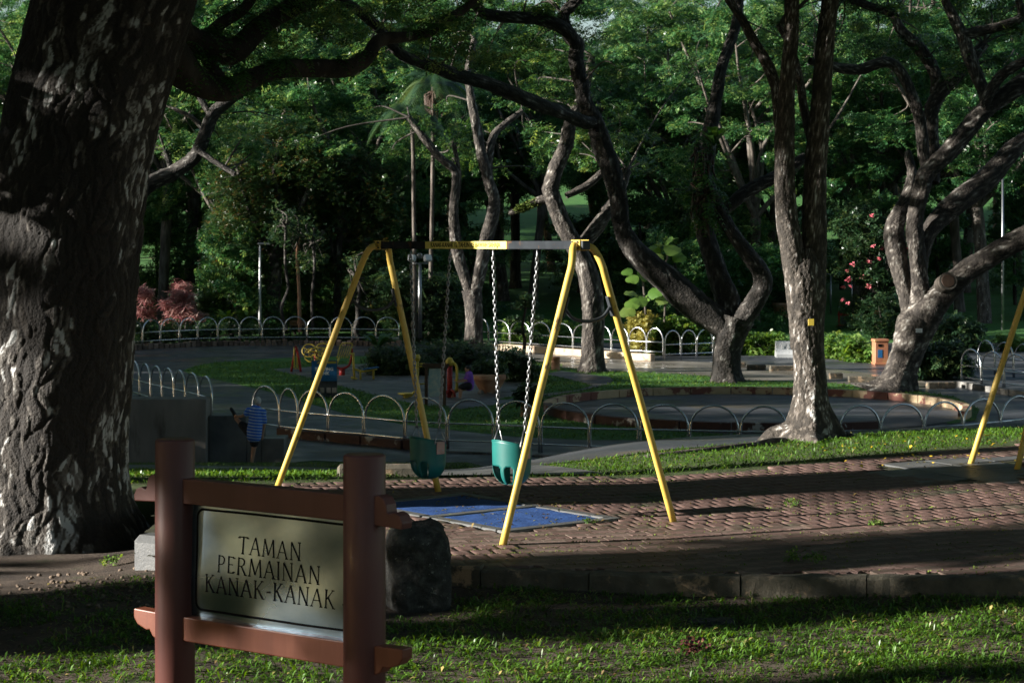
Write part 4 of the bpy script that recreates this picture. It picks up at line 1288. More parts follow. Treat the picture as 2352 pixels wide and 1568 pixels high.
# sun lanes cut through the crowns to shape the lit patches: (q0, q1, s, h0, h1, share kept out)
GAPS = [(14.9, 17.0, 8, -2.6, 1.2, 1.0), (18.7, 23.6, 8, -2.6, 1.2, 1.0), (23.4, 24.8, 10, -1.8, -.1, 1.0), (24.75, 26.3, 9, -1.8, 2.6, 1.0),
        (17.15, 17.6, -6.8, 1.8, 2.5, 1.0), (9.8, 12.0, 4, -1.4, .5, 1.0), (12.4, 13.2, 6, -.8, .5, .9), (6.75, 7.35, -1, .8, 1.45, 1.0),
        (86, 103, 24, -4.4, 0.3, .98), (72, 86, 25, -4.2, -1.6, .96), (70, 72.6, 26, -3.0, 5.5, .97), (81.5, 85, 19, -2, 5, .8),
        (60.5, 64, 24, -4.2, -2.3, .9), (104, 120, 24, -4, 2, .7), (112, 178, 26, 4, 32, .85), (108,122,6,-3.5,4,.7)]
def shaded_ok(c, r, rg):
    s, q = sq(c[0], c[1])
    for q0, q1, st, h0, h1, pr in GAPS:
        rq = min(r, .45*(q1-q0)) if q1-q0 > 1.5 else r
        if q0 - rq < q < q1 + rq:
            h = c[2] - (st - s)*TAN
            if h0 - r < h < h1 + r and rg.random() < pr: return False
    return True

def sprays(C, L, l, w, pairs, rg, droop=.25, up=.0):
    """pinnate leaf sprays at points C: quads (two triangles per leaflet)"""
    C = np.asarray(C, float); n = len(C)
    a = rg.uniform(0, 2*np.pi, n); e = rg.normal(-droop+up, .35, n)
    T = np.stack([np.cos(a)*np.cos(e), np.sin(a)*np.cos(e), np.sin(e)], -1)
    Nn = rg.normal(0, .38, (n, 3)) + np.array([0, 0, 1.])
    B = np.cross(Nn, T); B /= np.linalg.norm(B, axis=1)[:, None] + 1e-9
    Nn = np.cross(T, B)
    sc = rg.uniform(.65, 1.3, n)[:, None]
    tone = rg.uniform(0, 1, n)
    Vs = []; R = []
    for k in range(pairs):
        s = (k+.5)/pairs
        base = C + T*(s-.5)*L*sc
        for sd in (-1, 1):
            tip = base + (B*sd*.86 + T*.5 - Nn*rg.uniform(0, .5, n)[:, None])*l*sc*(1-.35*abs(s-.45))
            mid = (base+tip)/2
            wd = (T*.9 - B*sd*.35 + Nn*rg.normal(0, .25, n)[:, None])*w*.5*sc
            Vs.append(np.stack([base, mid+wd, tip, mid-wd], 1))
            R.append(np.clip(tone + rg.normal(0, .12, n), 0, 1))
    V = np.concatenate(Vs, 0).reshape(-1, 3)
    rr = np.repeat(np.concatenate(R), 4)
    return V, rr

def clump_points(cl, per, rg, flat=.55, shell=.55):
    """points filling flattened balls cl (x,y,z,r)"""
    cl = np.asarray(cl, float)
    k = np.repeat(np.arange(len(cl)), per)
    d = rg.normal(0, 1, (len(k), 3)); d /= np.linalg.norm(d, axis=1)[:, None]
    rad = rg.uniform(0, 1, len(k))**shell
    p = cl[k, :3] + d*(rad*cl[k, 3])[:, None]*np.array([1, 1, flat])
    return p

def leaf_obj(name, V, rr, mat, parent, kind=None):
    off = parent.location if parent is not None else Vector((0,0,0))
    V = V - np.array(off)
    Fq = np.arange(len(V)).reshape(-1, 4)
    o = link_mesh(name, np_mesh(name, V, Fq, 4, attr={'rnd': rr}), mat, parent)
    if kind: o['kind'] = kind
    return o

def bark_tube(mb, pts, n=16, seed=0, rough=.07, flare=None, sub=6, cap=True):
    """pts: (x,y,z,r) with a lumpy outline; flare=(height, amount, lobes) gives root buttresses"""
    A = catmull([tuple(p) for p in pts], sub)
    r_ = np.random.default_rng(seed)
    ph = r_.uniform(0, 6.28, 8)
    C = A[:, :3]; rad = A[:, 3]
    T = np.zeros_like(C); T[1:-1] = C[2:]-C[:-2]; T[0] = C[1]-C[0]; T[-1] = C[-1]-C[-2]
    T /= np.linalg.norm(T, axis=1)[:, None]+1e-9
    s = np.concatenate([[0], np.cumsum(np.linalg.norm(np.diff(C, axis=0), axis=1))])
    ref = np.array([0,1.,0]) if abs(T[0][1]) < .9 else np.array([1.,0,0])
    u = np.cross(T[0], ref); u /= np.linalg.norm(u)
    vs = []; z0 = C[0][2]
    for i in range(len(C)):
        u = u - T[i]*np.dot(u, T[i]); u /= np.linalg.norm(u)+1e-9
        w = np.cross(T[i], u)
        for k in range(n):
            a = 2*math.pi*k/n
            d = 1 + rough*(math.sin(2*a+ph[0]+s[i]*.9/max(.1,rad[0])*.3) + .6*math.sin(3*a+ph[1]-s[i]*1.7) + .5*math.sin(5*a+ph[2]+s[i]*2.3) + .5*math.sin(s[i]*3.1+ph[3]))
            if flare:
                hh = max(0, 1-(C[i][2]-z0)/flare[0])
                d += flare[1]*hh**2*(.35+.65*max(0, math.cos(flare[2]*a+ph[4]))**1.5)
            vs.append(C[i] + rad[i]*d*(math.cos(a)*u + math.sin(a)*w))
    fs = []
    for i in range(len(C)-1):
        for k in range(n):
            k2 = (k+1) % n
            fs.append((i*n+k, i*n+k2, (i+1)*n+k2, (i+1)*n+k))
    if cap: fs.append(tuple((len(C)-1)*n+k for k in range(n)))
    mb.add(vs, fs, True)
    return A

def limb3(pts, D):
    """(xd, yd, width[, dD]) -> (x,y,z,r)"""
    o = []
    for p in pts:
        d = D + (p[3] if len(p) > 3 else 0)
        v = P(p[0], p[1], d)
        o.append((v.x, v.y, v.z, p[2]/2/F*d))
    return o

OVER = {}
def grow_tree(name, label, D, limbs, bark, leafmat, seed, crown=None, per=60, spray=(.55,.17,.075,5), flare=None, cat='tree', group=None, n=30,
              auto=None, ymax=300, twigs=26, flat=.5, bcell=14.0, bdep=.035, over=None):
    """limbs: first is the trunk. crown: list of (x,y,z,r). auto=(count, spread, r): clumps near the upper limbs"""
    rg = np.random.default_rng(seed)
    L3 = [limb3(l, D) for l in limbs]
    b = L3[0][0]
    th = thing(name, (b[0], b[1], b[2]), label, cat, group)
    def ft(nm, l, sd, nn, fl=None):
        kk = bcell/ max(.05, float(np.median([p[3] for p in l])))**.5
        V, f, tone, A = flaky_tube(l, sd, nn, 12 if D < 40 else 8, cells=kk, depth=bdep*min(1, l[0][3]/.3), flare=fl)
        link_mesh(nm, np_mesh(nm, V-np.array(th.location), f, 4, attr={'rnd': tone}, smooth=True), bark, th)
        return A
    ft('trunk', L3[0], seed, n, flare)
    samp = []
    for i, l in enumerate(L3[1:]):
        A = ft('limb', l, seed+i+1, max(8, int(n*.7)))
        samp += [a for a in A if a[2] > CAMZ - (ymax-HY)/F*a[1]]
    if not samp: samp = [np.array(L3[0][-1])]
    samp = np.array(samp)
    cl = [] if crown is None else list(crown)
    if auto:
        cnt, spread, r0 = auto
        for _ in range(cnt):
            a = samp[rg.integers(len(samp))]
            d = rg.normal(0, 1, 3)*spread*np.array([1, .8, .45]); d[1] = abs(d[1])*1.2 + .3
            d[2] = abs(d[2])*.9
            cl.append((a[0]+d[0], a[1]+d[1], a[2]+d[2]+.2, r0*rg.uniform(.6, 1.3)))
    if cl:
        cl = np.array(cl)
        mb = MB()
        for c in cl[rg.permutation(len(cl))[:twigs*3]]:
            k = np.argmin(np.linalg.norm(samp[:, :3]-c[:3], axis=1)); a = samp[k, :3]
            m_ = (a+c[:3])/2 + rg.normal(0, .25, 3) + np.array([0,0,.25])
            q = catmull([tuple(a), tuple(m_), tuple(c[:3])], 4)
            mb.tube(q, list(np.linspace(.05, .012, len(q))*(D/85 if D > 40 else .6)), n=5, cap=False)
        tw = mb.build('twigs', m_twig, th, fix=False); tw['kind'] = 'stuff'
        pts = clump_points(cl, per, rg, flat)
        V, rr = sprays(pts, *spray, rg)
        if over:  # extra leaf clumps above the view, added to block sky light
            x0, y0, R_, z0_, z1_, cnt = over; cl3 = []
            for _ in range(cnt):
                a = rg.uniform(0, 6.28); d = R_*math.sqrt(rg.uniform(0, 1))
                c = (x0+d*math.cos(a), y0+d*math.sin(a), rg.uniform(z0_, z1_), rg.uniform(1.3, 2.2))
                if c[2]-.8 > CAMZ + HY/F*c[1] + .3 and shaded_ok(c, 1., rg): cl3.append(c)
            V3, r3 = sprays(clump_points(cl3, 22, rg, .45), .95, .38, .24, 3, rg)
            V = np.vstack([V, V3]); rr = np.concatenate([rr, r3])
        leaf_obj('crown', V, rr, leafmat, th)
    return th

# --- the big trunk on the left: dense mesh with flaking bark plates
def voro(u, v, per_u, seed=1):
    """cell id random and distance to cell edge for jittered grid points, periodic in u"""
    iu, iv = np.floor(u).astype(int), np.floor(v).astype(int)
    d1 = np.full(u.shape, 9.); d2 = np.full(u.shape, 9.); idr = np.zeros(u.shape)
    def h(a, b, k): 
        x = np.sin((np.mod(a, per_u))*127.1 + b*311.7 + k*74.7 + seed*13.3)*43758.5453
        return x - np.floor(x)
    for du in (-1, 0, 1):
        for dv in (-1, 0, 1):
            a, b = iu+du, iv+dv
            px = a + h(a, b, 1); py = b + h(a, b, 2)
            dd = np.hypot(u-px, v-py)
            near = dd < d1
            d2 = np.where(near, d1, np.minimum(d2, dd))
            idr = np.where(near, h(a, b, 3), idr)
            d1 = np.where(near, dd, d1)
    return idr, d2-d1
def flake_mat(name, dark, mids, light, detail):
    m = bpy.data.materials.new(name); m.use_nodes = True
    n_ = m.node_tree.nodes; l_ = m.node_tree.links
    at = n_.new('ShaderNodeAttribute'); at.attribute_name = 'rnd'
    r = n_.new('ShaderNodeValToRGB'); el = r.color_ramp.elements
    for p_, c_ in mids:
        x = el.new(p_); x.color = (*c_, 1)
    el[0].color = (*dark, 1); el[-1].color = (*light, 1)
    tc = n_.new('ShaderNodeTexCoord')
    nz = n_.new('ShaderNodeTexNoise'); nz.inputs['Scale'].default_value = detail; nz.inputs['Detail'].default_value = 8
    l_.new(tc.outputs['Object'], nz.inputs['Vector'])
    ad = n_.new('ShaderNodeMath'); ad.operation = 'MULTIPLY_ADD'; ad.inputs[1].default_value = .5
    su = n_.new('ShaderNodeMath'); su.operation = 'SUBTRACT'; su.inputs[1].default_value = .25
    l_.new(nz.outputs['Fac'], ad.inputs[0]); l_.new(at.outputs['Fac'], ad.inputs[2]); l_.new(ad.outputs[0], su.inputs[0])
    l_.new(su.outputs[0], r.inputs['Fac']); b = n_['Principled BSDF']; l_.new(r.outputs[0], b.inputs['Base Color'])
    b.inputs['Roughness'].default_value = .85
    bp = n_.new('ShaderNodeBump'); bp.inputs['Strength'].default_value = .9; bp.inputs['Distance'].default_value = .6/detail
    nz2 = n_.new('ShaderNodeTexNoise'); nz2.inputs['Scale'].default_value = detail*1.8; nz2.inputs['Detail'].default_value = 8
    l_.new(tc.outputs['Object'], nz2.inputs['Vector']); l_.new(nz2.outputs['Fac'], bp.inputs['Height']); l_.new(bp.outputs[0], b.inputs['Normal'])
    return m
m_flake = flake_mat('flaking_bark', (.010,.008,.006), ((.28,(.018,.014,.011)),(.48,(.042,.034,.027)),(.70,(.13,.118,.105)),(.93,(.34,.34,.33))), (.46,.46,.45), 26)
m_flake_grey = flake_mat('lichen_bark', (.014,.011,.009), ((.28,(.036,.029,.022)),(.48,(.080,.066,.053)),(.70,(.14,.12,.105)),(.92,(.30,.29,.27))), (.44,.44,.42), 16)
m_flake_dark = flake_mat('fissured_bark', (.006,.005,.004), ((.28,(.015,.012,.009)),(.46,(.034,.028,.023)),(.70,(.065,.057,.05)),(.93,(.17,.16,.145))), (.30,.29,.27), 7)
m_flake_pale = flake_mat('pale_fissured_bark', (.016,.012,.010), ((.28,(.030,.024,.019)),(.48,(.070,.058,.048)),(.70,(.13,.115,.098)),(.93,(.25,.235,.21))), (.38,.36,.33), 7)
def flaky_tube(l3, seed, n, sub, cells=34.0, depth=.016, wobble=1.0, flare=None, bias=0.0, fade=0.0, zamp=.5, ez=.45, low=0.0):
    """bark with real relief: plates, cracks and flaked patches; cells = plates per metre round the trunk"""
    A = catmull([tuple(p) for p in l3], sub)
    C = A[:, :3]; rad = A[:, 3]
    s = np.concatenate([[0], np.cumsum(np.linalg.norm(np.diff(C, axis=0), axis=1))])
    a = np.linspace(0, 2*np.pi, n, endpoint=False)
    Sg, Ag = np.meshgrid(s, a, indexing='ij')
    r0 = float(np.median(rad)); sc = r0/.58
    ph = np.random.default_rng(seed).uniform(0, 6.28, 6)
    wob = wobble*(.05*np.sin(2*Ag+ph[0]+Sg*.5/sc) + .035*np.sin(3*Ag+ph[1]-Sg*.8/sc) + .02*np.sin(7*Ag+Sg*1.3/sc) + .02*np.sin(Sg*2.6/sc+Ag+ph[2]))
    if flare:
        hh = np.clip(1-(C[:, 2]-C[0, 2])/flare[0], 0, 1)[:, None]
        wob += flare[1]*hh**2*(.3+.7*np.clip(np.cos(flare[2]*Ag+ph[3]), 0, 1)**1.4)
    per1 = max(6, int(cells*2*np.pi*r0*.32)); per2 = int(per1*2.3)
    warp = .35*np.sin(Sg*9/sc**.5+3*Ag)+.25*np.sin(Sg*17/sc**.5-5*Ag)
    k1 = per1/(2*np.pi*r0)*ez
    id1, e1 = voro(Ag/(2*np.pi)*per1+warp, Sg*k1+.3*np.sin(9*Ag), per1, seed)
    id2, e2 = voro(Ag/(2*np.pi)*per2+warp, Sg*k1*2.5+.3*np.sin(9*Ag), per2, seed+5)
    zone = snoise(Ag*1.1, Sg*.8, 1.0, seed+2)*zamp + bias - fade*np.clip(Sg/4.2, 0, 1.2)
    plate = np.where(id1+zone*.55 > .66, 1.0, 0.0)*np.clip(e1/.12, 0, 1)
    small = np.where(id2+zone*.35 > .72, 1.0, 0.0)*np.clip(e2/.15, 0, 1)
    disp = depth*(np.clip(e1/.25, 0, 1)*(.4+id1) + .45*np.clip(e2/.25, 0, 1)*id2 - .75*plate)
    tone = .10 + .20*id1*np.clip(e1/.15, 0, 1) + .14*id2*np.clip(e2/.2,0,1) + .33*plate*(.35+.8*id2) + .30*small + low*np.clip(1-Sg/2.6, 0, 1)
    rr = rad[:, None]*(1+wob) + disp
    T = np.gradient(C, axis=0); T /= np.linalg.norm(T, axis=1)[:, None]
    V = np.zeros((len(s), n, 3))
    u = np.cross(T[0], np.array([0,1.,0])); u /= np.linalg.norm(u)
    for i in range(len(s)):
        u = u - T[i]*np.dot(u, T[i]); u /= np.linalg.norm(u); w = np.cross(T[i], u)
        V[i] = C[i] + rr[i][:, None]*(np.cos(a)[:, None]*u + np.sin(a)[:, None]*w)
    ii = np.arange(len(s)*n).reshape(len(s), n); jj = np.roll(ii, -1, 1)
    f = np.stack([ii[:-1], jj[:-1], jj[1:], ii[1:]], -1).reshape(-1, 4)
    return V.reshape(-1, 3), f, tone.ravel(), A
ANG0 = 0.0
DT = 17.5
bigpts = [(130,1345,470),(130,1285,425),(124,1180,345),(118,1050,328),(122,900,330),(135,700,330),(158,500,325),(190,280,322),(222,140,325),(262,0,335),(300,-140,345)]
V_, f_, tone_, A_big = flaky_tube(limb3(bigpts, DT), 4, 300, 40, depth=.018, flare=(1.1,.30,5), bias=.10, fade=.45, zamp=1.15, ez=.30, low=.11)
big = thing('rain_tree', (A_big[0][0], A_big[0][1], float(Z(A_big[0][0], A_big[0][1]))), 'huge foreground tree trunk with pale flaking bark filling the left side', 'tree')
link_mesh('trunk', np_mesh('trunk', V_ - np.array(big.location), f_, 4, attr={'rnd': tone_}, smooth=True), m_flake, big)
bl = [[(300,60,150,0),(378,120,110,.3),(433,176,80,.5),(480,203,66,.7),(525,207,58,.8),(580,180,50,1.),(653,160,44,1.2),(730,157,42,1.4),(800,155,40,1.6),(845,130,36,1.8),(873,92,32,2),(935,84,24,2.2),(992,73,20,2.4),(1010,55,19,2.6),(1065,22,17,2.9),(1100,-12,15,3.1)],
      [(330,30,120,.4),(433,90,62,.8),(500,112,56,1),(543,118,54,1.1),(598,64,46,1.3),(640,36,44,1.5),(708,0,40,1.8),(800,-50,36,2)],
      [(525,207,40,.8),(490,160,34,.9),(470,110,30,1.),(500,60,26,1.1),(560,20,24,1.2),(600,-40,22,1.3)],
      [(250,-60,200,0),(240,-200,170,-.5),(300,-420,120,-1),(420,-700,80,-1.5)],
      [(262,-60,160,0),(120,-220,120,-1),(-100,-420,90,-2.5)],
      [(280,-100,140,.5),(500,-300,90,2),(900,-480,60,4),(1400,-560,40,6)]]
for i, l in enumerate(bl):
    mb = MB(); bark_tube(mb, limb3(l, DT), n=16, seed=40+i, rough=.10); mb.build('limb', m_bark_dark, big, fix=False)
rg = np.random.default_rng(77)
# epiphytic ferns along the low boughs
def fronds(spots, rg, length, nf, l, w, pairs=11):
    Vs = []; R = []
    for c in spots:
        for _ in range(nf):
            a = rg.uniform(0, 6.28); Lf = length*rg.uniform(.6, 1.25)
            dirh = np.array([math.cos(a), math.sin(a), 0]); rise = rg.uniform(.2, 1.0); tn = rg.uniform(0, 1)
            for k in range(pairs):
                t0 = (k+.6)/pairs
                p = np.array(c) + dirh*Lf*t0*.9 + np.array([0,0,1.])*Lf*(rise*t0 - 1.25*t0*t0)
                T = dirh*.9 + np.array([0,0,1.])*(rise-2.5*t0); T /= np.linalg.norm(T)
                B = np.cross(T, [0,0,1.]); B /= np.linalg.norm(B)+1e-9
                ln = l*(1-abs(t0-.4)*1.2)
                for sd in (-1, 1):
                    tip = p + (B*sd + T*.35)*ln - np.array([0,0,.3])*ln
                    mid = (p+tip)/2
                    Vs.append([p, mid+T*w/2, tip, mid-T*w/2]); R += [min(1, max(0, tn+rg.normal(0,.1)))]*4
    return np.array(Vs).reshape(-1, 3), np.array(R)
spots = []
for l, cnt in ((bl[0], 24), (bl[1], 16), (bl[2], 8)):
    A = catmull(limb3(l, DT), 6); A = A[6:]
    for _ in range(cnt):
        a = A[rg.integers(len(A))]; spots.append((a[0], a[1]+rg.normal(0,.5)*a[3], a[2]+a[3]*.8))
V, rr = fronds(spots, rg, .34, 7, .065, .022)
o = leaf_obj('ferns', V, rr, m_leaf_fern, big, 'stuff')
# leafy sprays hanging round the boughs and the crown out of sight above
cl = []
for _ in range(12):
    a = A_big[-1]; x = rg.uniform(-2.9, -.2); 
    cl.append((x, DT+rg.uniform(.8, 3.2), 4.2+rg.uniform(-.2, .8), .34))
for _ in range(10):
    cl.append((rg.uniform(-4.4, -3.8), DT+rg.uniform(1, 3), rg.uniform(3.3, 4.6), .3))
pts = clump_points(cl, 46, rg, .6); V1, r1 = sprays(pts, .17, .05, .02, 6, rg)
cl2 = []
for _ in range(330):
    a = rg.uniform(0, 6.28); d = 11.5*math.sqrt(rg.uniform(0, 1))
    c = (-2.2+d*math.cos(a), 16.5+d*math.sin(a)*.95, 6.3+5*(1-(d/12)**2)*rg.uniform(.3, 1)+rg.normal(0,.4))
    if c[1] > 3 and shaded_ok(c, .9, rg) : cl2.append((*c, rg.uniform(.8, 1.3)))
pts = clump_points(cl2, 26, rg, .45); V2, r2 = sprays(pts, .75, .26, .15, 4, rg)
leaf_obj('crown', np.vstack([V1, V2]), np.concatenate([r1, r2]), m_leaf_rain, big)

# --- the twin-stemmed tree
twin = [[(1862,1030,150),(1862,1008,128),(1866,975,100),(1864,930,84),(1862,880,74),(1858,810,69),(1853,736,74),(1850,663,82),(1848,610,64),(1848,570,30)],
        [(1846,800,54),(1838,720,54),(1830,650,56),(1821,580,55),(1808,500,50),(1803,440,44),(1802,330,43),(1808,200,36),(1817,75,33),(1818,0,32),(1818,-120,30)],
        [(1866,800,54,.05),(1864,720,56,.1),(1866,650,60,.1),(1869,570,56,.1),(1871,440,50,.1),(1880,300,48,.1),(1890,165,44,.1),(1900,60,38,.1),(1907,0,36,.1),(1915,-120,34,.1)],
        [(1800,345,26,.05),(1787,262,24,.3),(1783,205,25,.4),(1765,154,25,.6),(1736,103,22,.8),(1710,55,20,1),(1674,0,18,1.3),(1640,-60,15,1.6)],
        [(1866,330,22,.2),(1845,240,20,.6),(1838,190,18,.8),(1820,120,15,1.2),(1790,60,14,1.5)]]
DW = 26.0
tw = grow_tree('twin_stem_tree', 'sunlit grey tree forking into two tall upright stems on the lawn right of the swings', DW, twin, m_flake_grey, m_leaf_rain, 21, n=120, over=(5,34,16,7.5,13,300), bcell=24, bdep=.012, flare=(.75, 1.15, 4.0),
               crown=[(3.8+9*math.cos(a)*math.sqrt(u), 26.5+8*math.sin(a)*math.sqrt(u), 8.2+4.5*v, 1.3) for a, u, v in zip(rg.uniform(0,6.28,130), rg.uniform(0,1,130), rg.uniform(0,1,130))
                      if shaded_ok((3.8+9*math.cos(a)*math.sqrt(u), 26.5+8*math.sin(a)*math.sqrt(u), 8.2+4.5*v), 1., rg)], per=26, spray=(.75,.26,.15,4))
# surface roots
for pts in ([(1800,1012,.05),(1770,1022,.07),(1730,1034,.05),(1660,1043,.045),(1580,1049,.04),(1480,1054,.02)], [(1925,1000,.10),(1945,1003,.07),(1962,1006,.03)], [(1868,1018,.10),(1872,1028,.07),(1878,1036,.03)]):
    q = []
    for (x, y, r) in pts:
        D = DW - .35 - (y-1010)*.055
        xx = (x-CX)/F*D; q.append((xx, D, float(Z(xx, D))+r*.15, r))
    mb = MB(); bark_tube(mb, q, n=10, seed=5, rough=.14); mb.build('root', m_bark_grey, tw, fix=False)
q = P(1863, 740, DW-.44); MB().box(q, (.075,.012,.085), bev=.004).build('tag', m_yel2, tw)
# its sparse low leaves
# --- the dark forked tree with the long arching limb
grow_tree('forked_tree', 'dark forked tree with a long limb arching up over the swings', 79, [
    [(1668,890,100),(1668,876,72),(1668,846,62),(1672,800,62),(1682,756,70),(1690,730,78)],
    [(1676,760,58),(1640,730,62),(1583,690,66),(1528,640,62),(1473,592,55),(1440,548,44),(1428,517,36),(1420,458,38),(1404,395,42),(1382,330,44),(1366,278,38),(1343,234,33),(1334,190,33),(1322,139,32),(1326,102,30),(1307,80,28),(1294,37,24),(1325,0,22),(1350,-40,20)],
    [(1362,282,24,-.3),(1340,280,28,-.8),(1285,257,30,-2),(1222,234,31,-3.5),(1138,198,30,-5),(1047,172,29,-6.5),(1000,155,27,-7.5),(963,143,26,-8),(918,122,24,-9),(873,70,22,-10),(829,29,20,-11),(785,0,19,-12),(740,-40,18,-13)],
    [(1325,110,26,0),(1303,72,27,-.5),(1248,46,28,-1),(1193,41,27,-1.5),(1120,34,24,-2),(1091,10,20,-2.4),(1070,-30,18,-3)],
    [(1688,745,50,.2),(1672,690,52,.4),(1645,620,46,.6),(1622,545,42,.8),(1610,480,40,1.),(1616,400,40,1.2),(1625,330,36,1.4),(1640,250,28,1.7),(1660,150,24,2),(1690,60,20,2.5),(1700,-20,18,3)],
    [(1698,745,46,-.2),(1726,705,42,-.2),(1750,660,40,-.2),(1745,622,38,-.2),(1708,570,33,-.2),(1672,518,28,-.1),(1648,470,24,0),(1620,400,18,.3),(1600,330,14,.6)],
    [(1655,490,26,.5),(1717,440,30,.7),(1776,408,24,.9),(1850,360,20,1.2)]],
    m_flake_dark, m_leaf_rain, 31, n=48, over=(4,62,24,11,19,420), auto=(34, 2.6, 1.0), ymax=260, per=55, flare=(1.2,.5,5), spray=(.6,.17,.075,5))
# --- right tree
rt = grow_tree('leaning_tree', 'big leaning tree at right with spreading limbs and a sawn-off stump', 74, [
    [(2050,918,140),(2056,902,108),(2064,876,80),(2071,846,70),(2084,810,70),(2097,773,77),(2109,740,84),(2116,714,60),(2121,692,26)],
    [(2104,750,62),(2113,700,52),(2114,670,44),(2113,645,38),(2107,590,35),(2102,540,35),(2102,505,34),(2115,440,36),(2131,395,38),(2175,352,40),(2230,289,40),(2263,253,37),(2303,223,37),(2352,190,40),(2430,150,38)],
    [(2092,770,46,.2),(2092,735,42,.2),(2084,680,40,.3),(2070,630,41,.4),(2060,580,44,.5),(2054,540,42,.6),(2062,500,36,.8),(2085,450,28,1.1),(2095,400,20,1.5),(2085,350,14,2)],
    [(2110,765,66,-.1),(2128,725,64,-.2),(2152,692,56,-.3),(2185,655,50,-.5),(2230,616,46,-.7),(2290,580,46,-1),(2352,545,48,-1.4),(2440,500,46,-2)],
    [(2112,620,30,.3),(2130,540,38,.6),(2165,495,46,.9),(2193,469,50,1.),(2267,410,48,1.4),(2322,350,40,1.8),(2370,310,36,2.2)],
    [(2131,395,24,.2),(2120,348,25,.2),(2113,275,24,.2),(2091,212,24,.2),(2065,160,24,.2),(2029,143,23,.1),(1974,160,22,0),(1915,154,20,-.2),(1860,140,16,-.5)],
    [(2258,258,22,.1),(2262,220,27,.1),(2245,176,28,.2),(2223,121,28,.3),(2212,84,27,.4),(2190,40,22,.6),(2170,0,18,.8)],
    [(2262,250,20,-.2),(2268,225,24,-.3),(2292,183,24,-.5),(2322,157,23,-.8),(2370,135,22,-1)],
    [(2208,84,26,.4),(2260,70,22,.3),(2300,60,20,.2),(2345,40,18,.1),(2340,0,14,0)],
    [(2140,420,34,2.),(2144,360,30,2.2),(2139,300,29,2.3),(2139,256,30,2.4),(2157,216,30,2.5),(2194,178,28,2.6),(2227,146,26,2.8),(2260,100,22,3)],
    [(2150,215,26,2.5),(2150,176,26,2.6),(2122,124,26,2.8),(2095,95,25,3),(2069,70,22,3.2),(2047,33,20,3.5),(1990,12,18,3.8),(1940,-5,16,4)]],
    m_flake_pale, m_leaf_rain, 41, over=(16,60,18,10,18,240), auto=(30, 2.4, .95), ymax=230, per=55, flare=(1.6,.55,5), spray=(.6,.17,.075,5), n=48)
q0 = P(2166, 655, 73.4); q1 = P(2178, 645, 72.7)
MB().tube([q0, q1], [.34, .33], n=16).build('sawn_stump', m_bark_pale, rt)
d = (q1-q0).normalized(); MB().tube([q1+d*.002, q1+d*.012], [.25, .23], n=14).build('cut_face', m_wood, rt)
q = P(2111, 759, 73.2); MB().box(q, (.24,.03,.15), bev=.005).build('tag', m_white, rt)
# --- middle leaning tree
grow_tree('middle_tree', 'leaning tree with a sunlit left edge standing behind the right swing legs', 85, [
    [(1360,866,84),(1361,853,60),(1362,800,48),(1362,730,46),(1358,670,46),(1344,610,42),(1318,560,40),(1292,512,38),(1272,462,38),(1262,430,36)],
    [(1262,440,36),(1278,385,35),(1298,340,31),(1307,295,28),(1322,255,22),(1345,200,18),(1360,130,14)],
    [(1325,575,28,.5),(1365,530,30,.8),(1392,490,28,1.),(1418,450,26,1.2),(1440,390,22,1.5)],
    [(1268,455,18,.6),(1235,462,18,.8),(1200,480,15,1.),(1170,490,12,1.2)],
    [(1300,450,14,.8),(1350,425,16,1.),(1400,380,14,1.2)]],
    m_flake_pale, m_leaf_rain, 51, n=40, over=(-12,64,18,11,18,260), auto=(24, 2.4, .95), ymax=420, per=55, flare=(1.0,.4,4), spray=(.6,.17,.075,5))
# --- forked tree by the railing
grow_tree('rink_side_tree', 'forked tree in front of the gap in the far railing, behind the swing chains', 103, [
    [(1087,818,58),(1087,803,44),(1089,740,38),(1087,690,42),(1084,665,46)],
    [(1080,670,26),(1070,640,26),(1056,600,25),(1048,565,24),(1044,530,22),(1042,480,20),(1047,400,18),(1020,370,16),(1003,355,16),(980,325,15),(966,307,14),(940,270,12)],
    [(1090,668,30),(1102,620,30),(1115,560,29),(1130,500,27),(1135,458,24),(1124,421,24),(1112,375,23),(1104,345,22),(1094,286,20),(1082,225,16),(1075,160,14),(1090,90,12)],
    [(1122,410,16,.4),(1124,352,18,.5),(1134,312,17,.6),(1160,285,14,.8),(1200,255,12,1)],
    [(1046,480,10,.2),(1055,405,10,.3),(1042,330,9,.4)]],
    m_flake_pale, m_leaf_rain, 61, n=36, over=(-8,88,20,14,21,220), auto=(26, 2.8, 1.05), ymax=420, per=55, flare=(1.2,.5,4), spray=(.6,.17,.075,5))
# --- leaning trunk behind the big tree
grow_tree('slanting_tree', 'slanting dark tree limb with pale branches just right of the huge trunk', 96, [
    [(250,800,60),(262,700,54),(280,560,48),(300,470,42),(333,428,36),(390,400,33),(440,368,31),(462,333,29),(487,267,27),(520,235,24),(570,200,20),(610,150,16)],
    [(395,398,14,.3),(388,370,12,.4),(378,345,10,.5)], [(455,345,13,-.3),(500,375,12,-.5),(540,400,10,-.7)], [(470,300,12,.2),(440,270,10,.4),(400,250,8,.6)], [(487,267,16,.3),(440,200,13,.5),(390,150,10,.8)]],
    m_flake_dark, m_leaf_far, 71, auto=(34, 2.6, 1.1), ymax=420, per=50, spray=(.6,.18,.085,5))

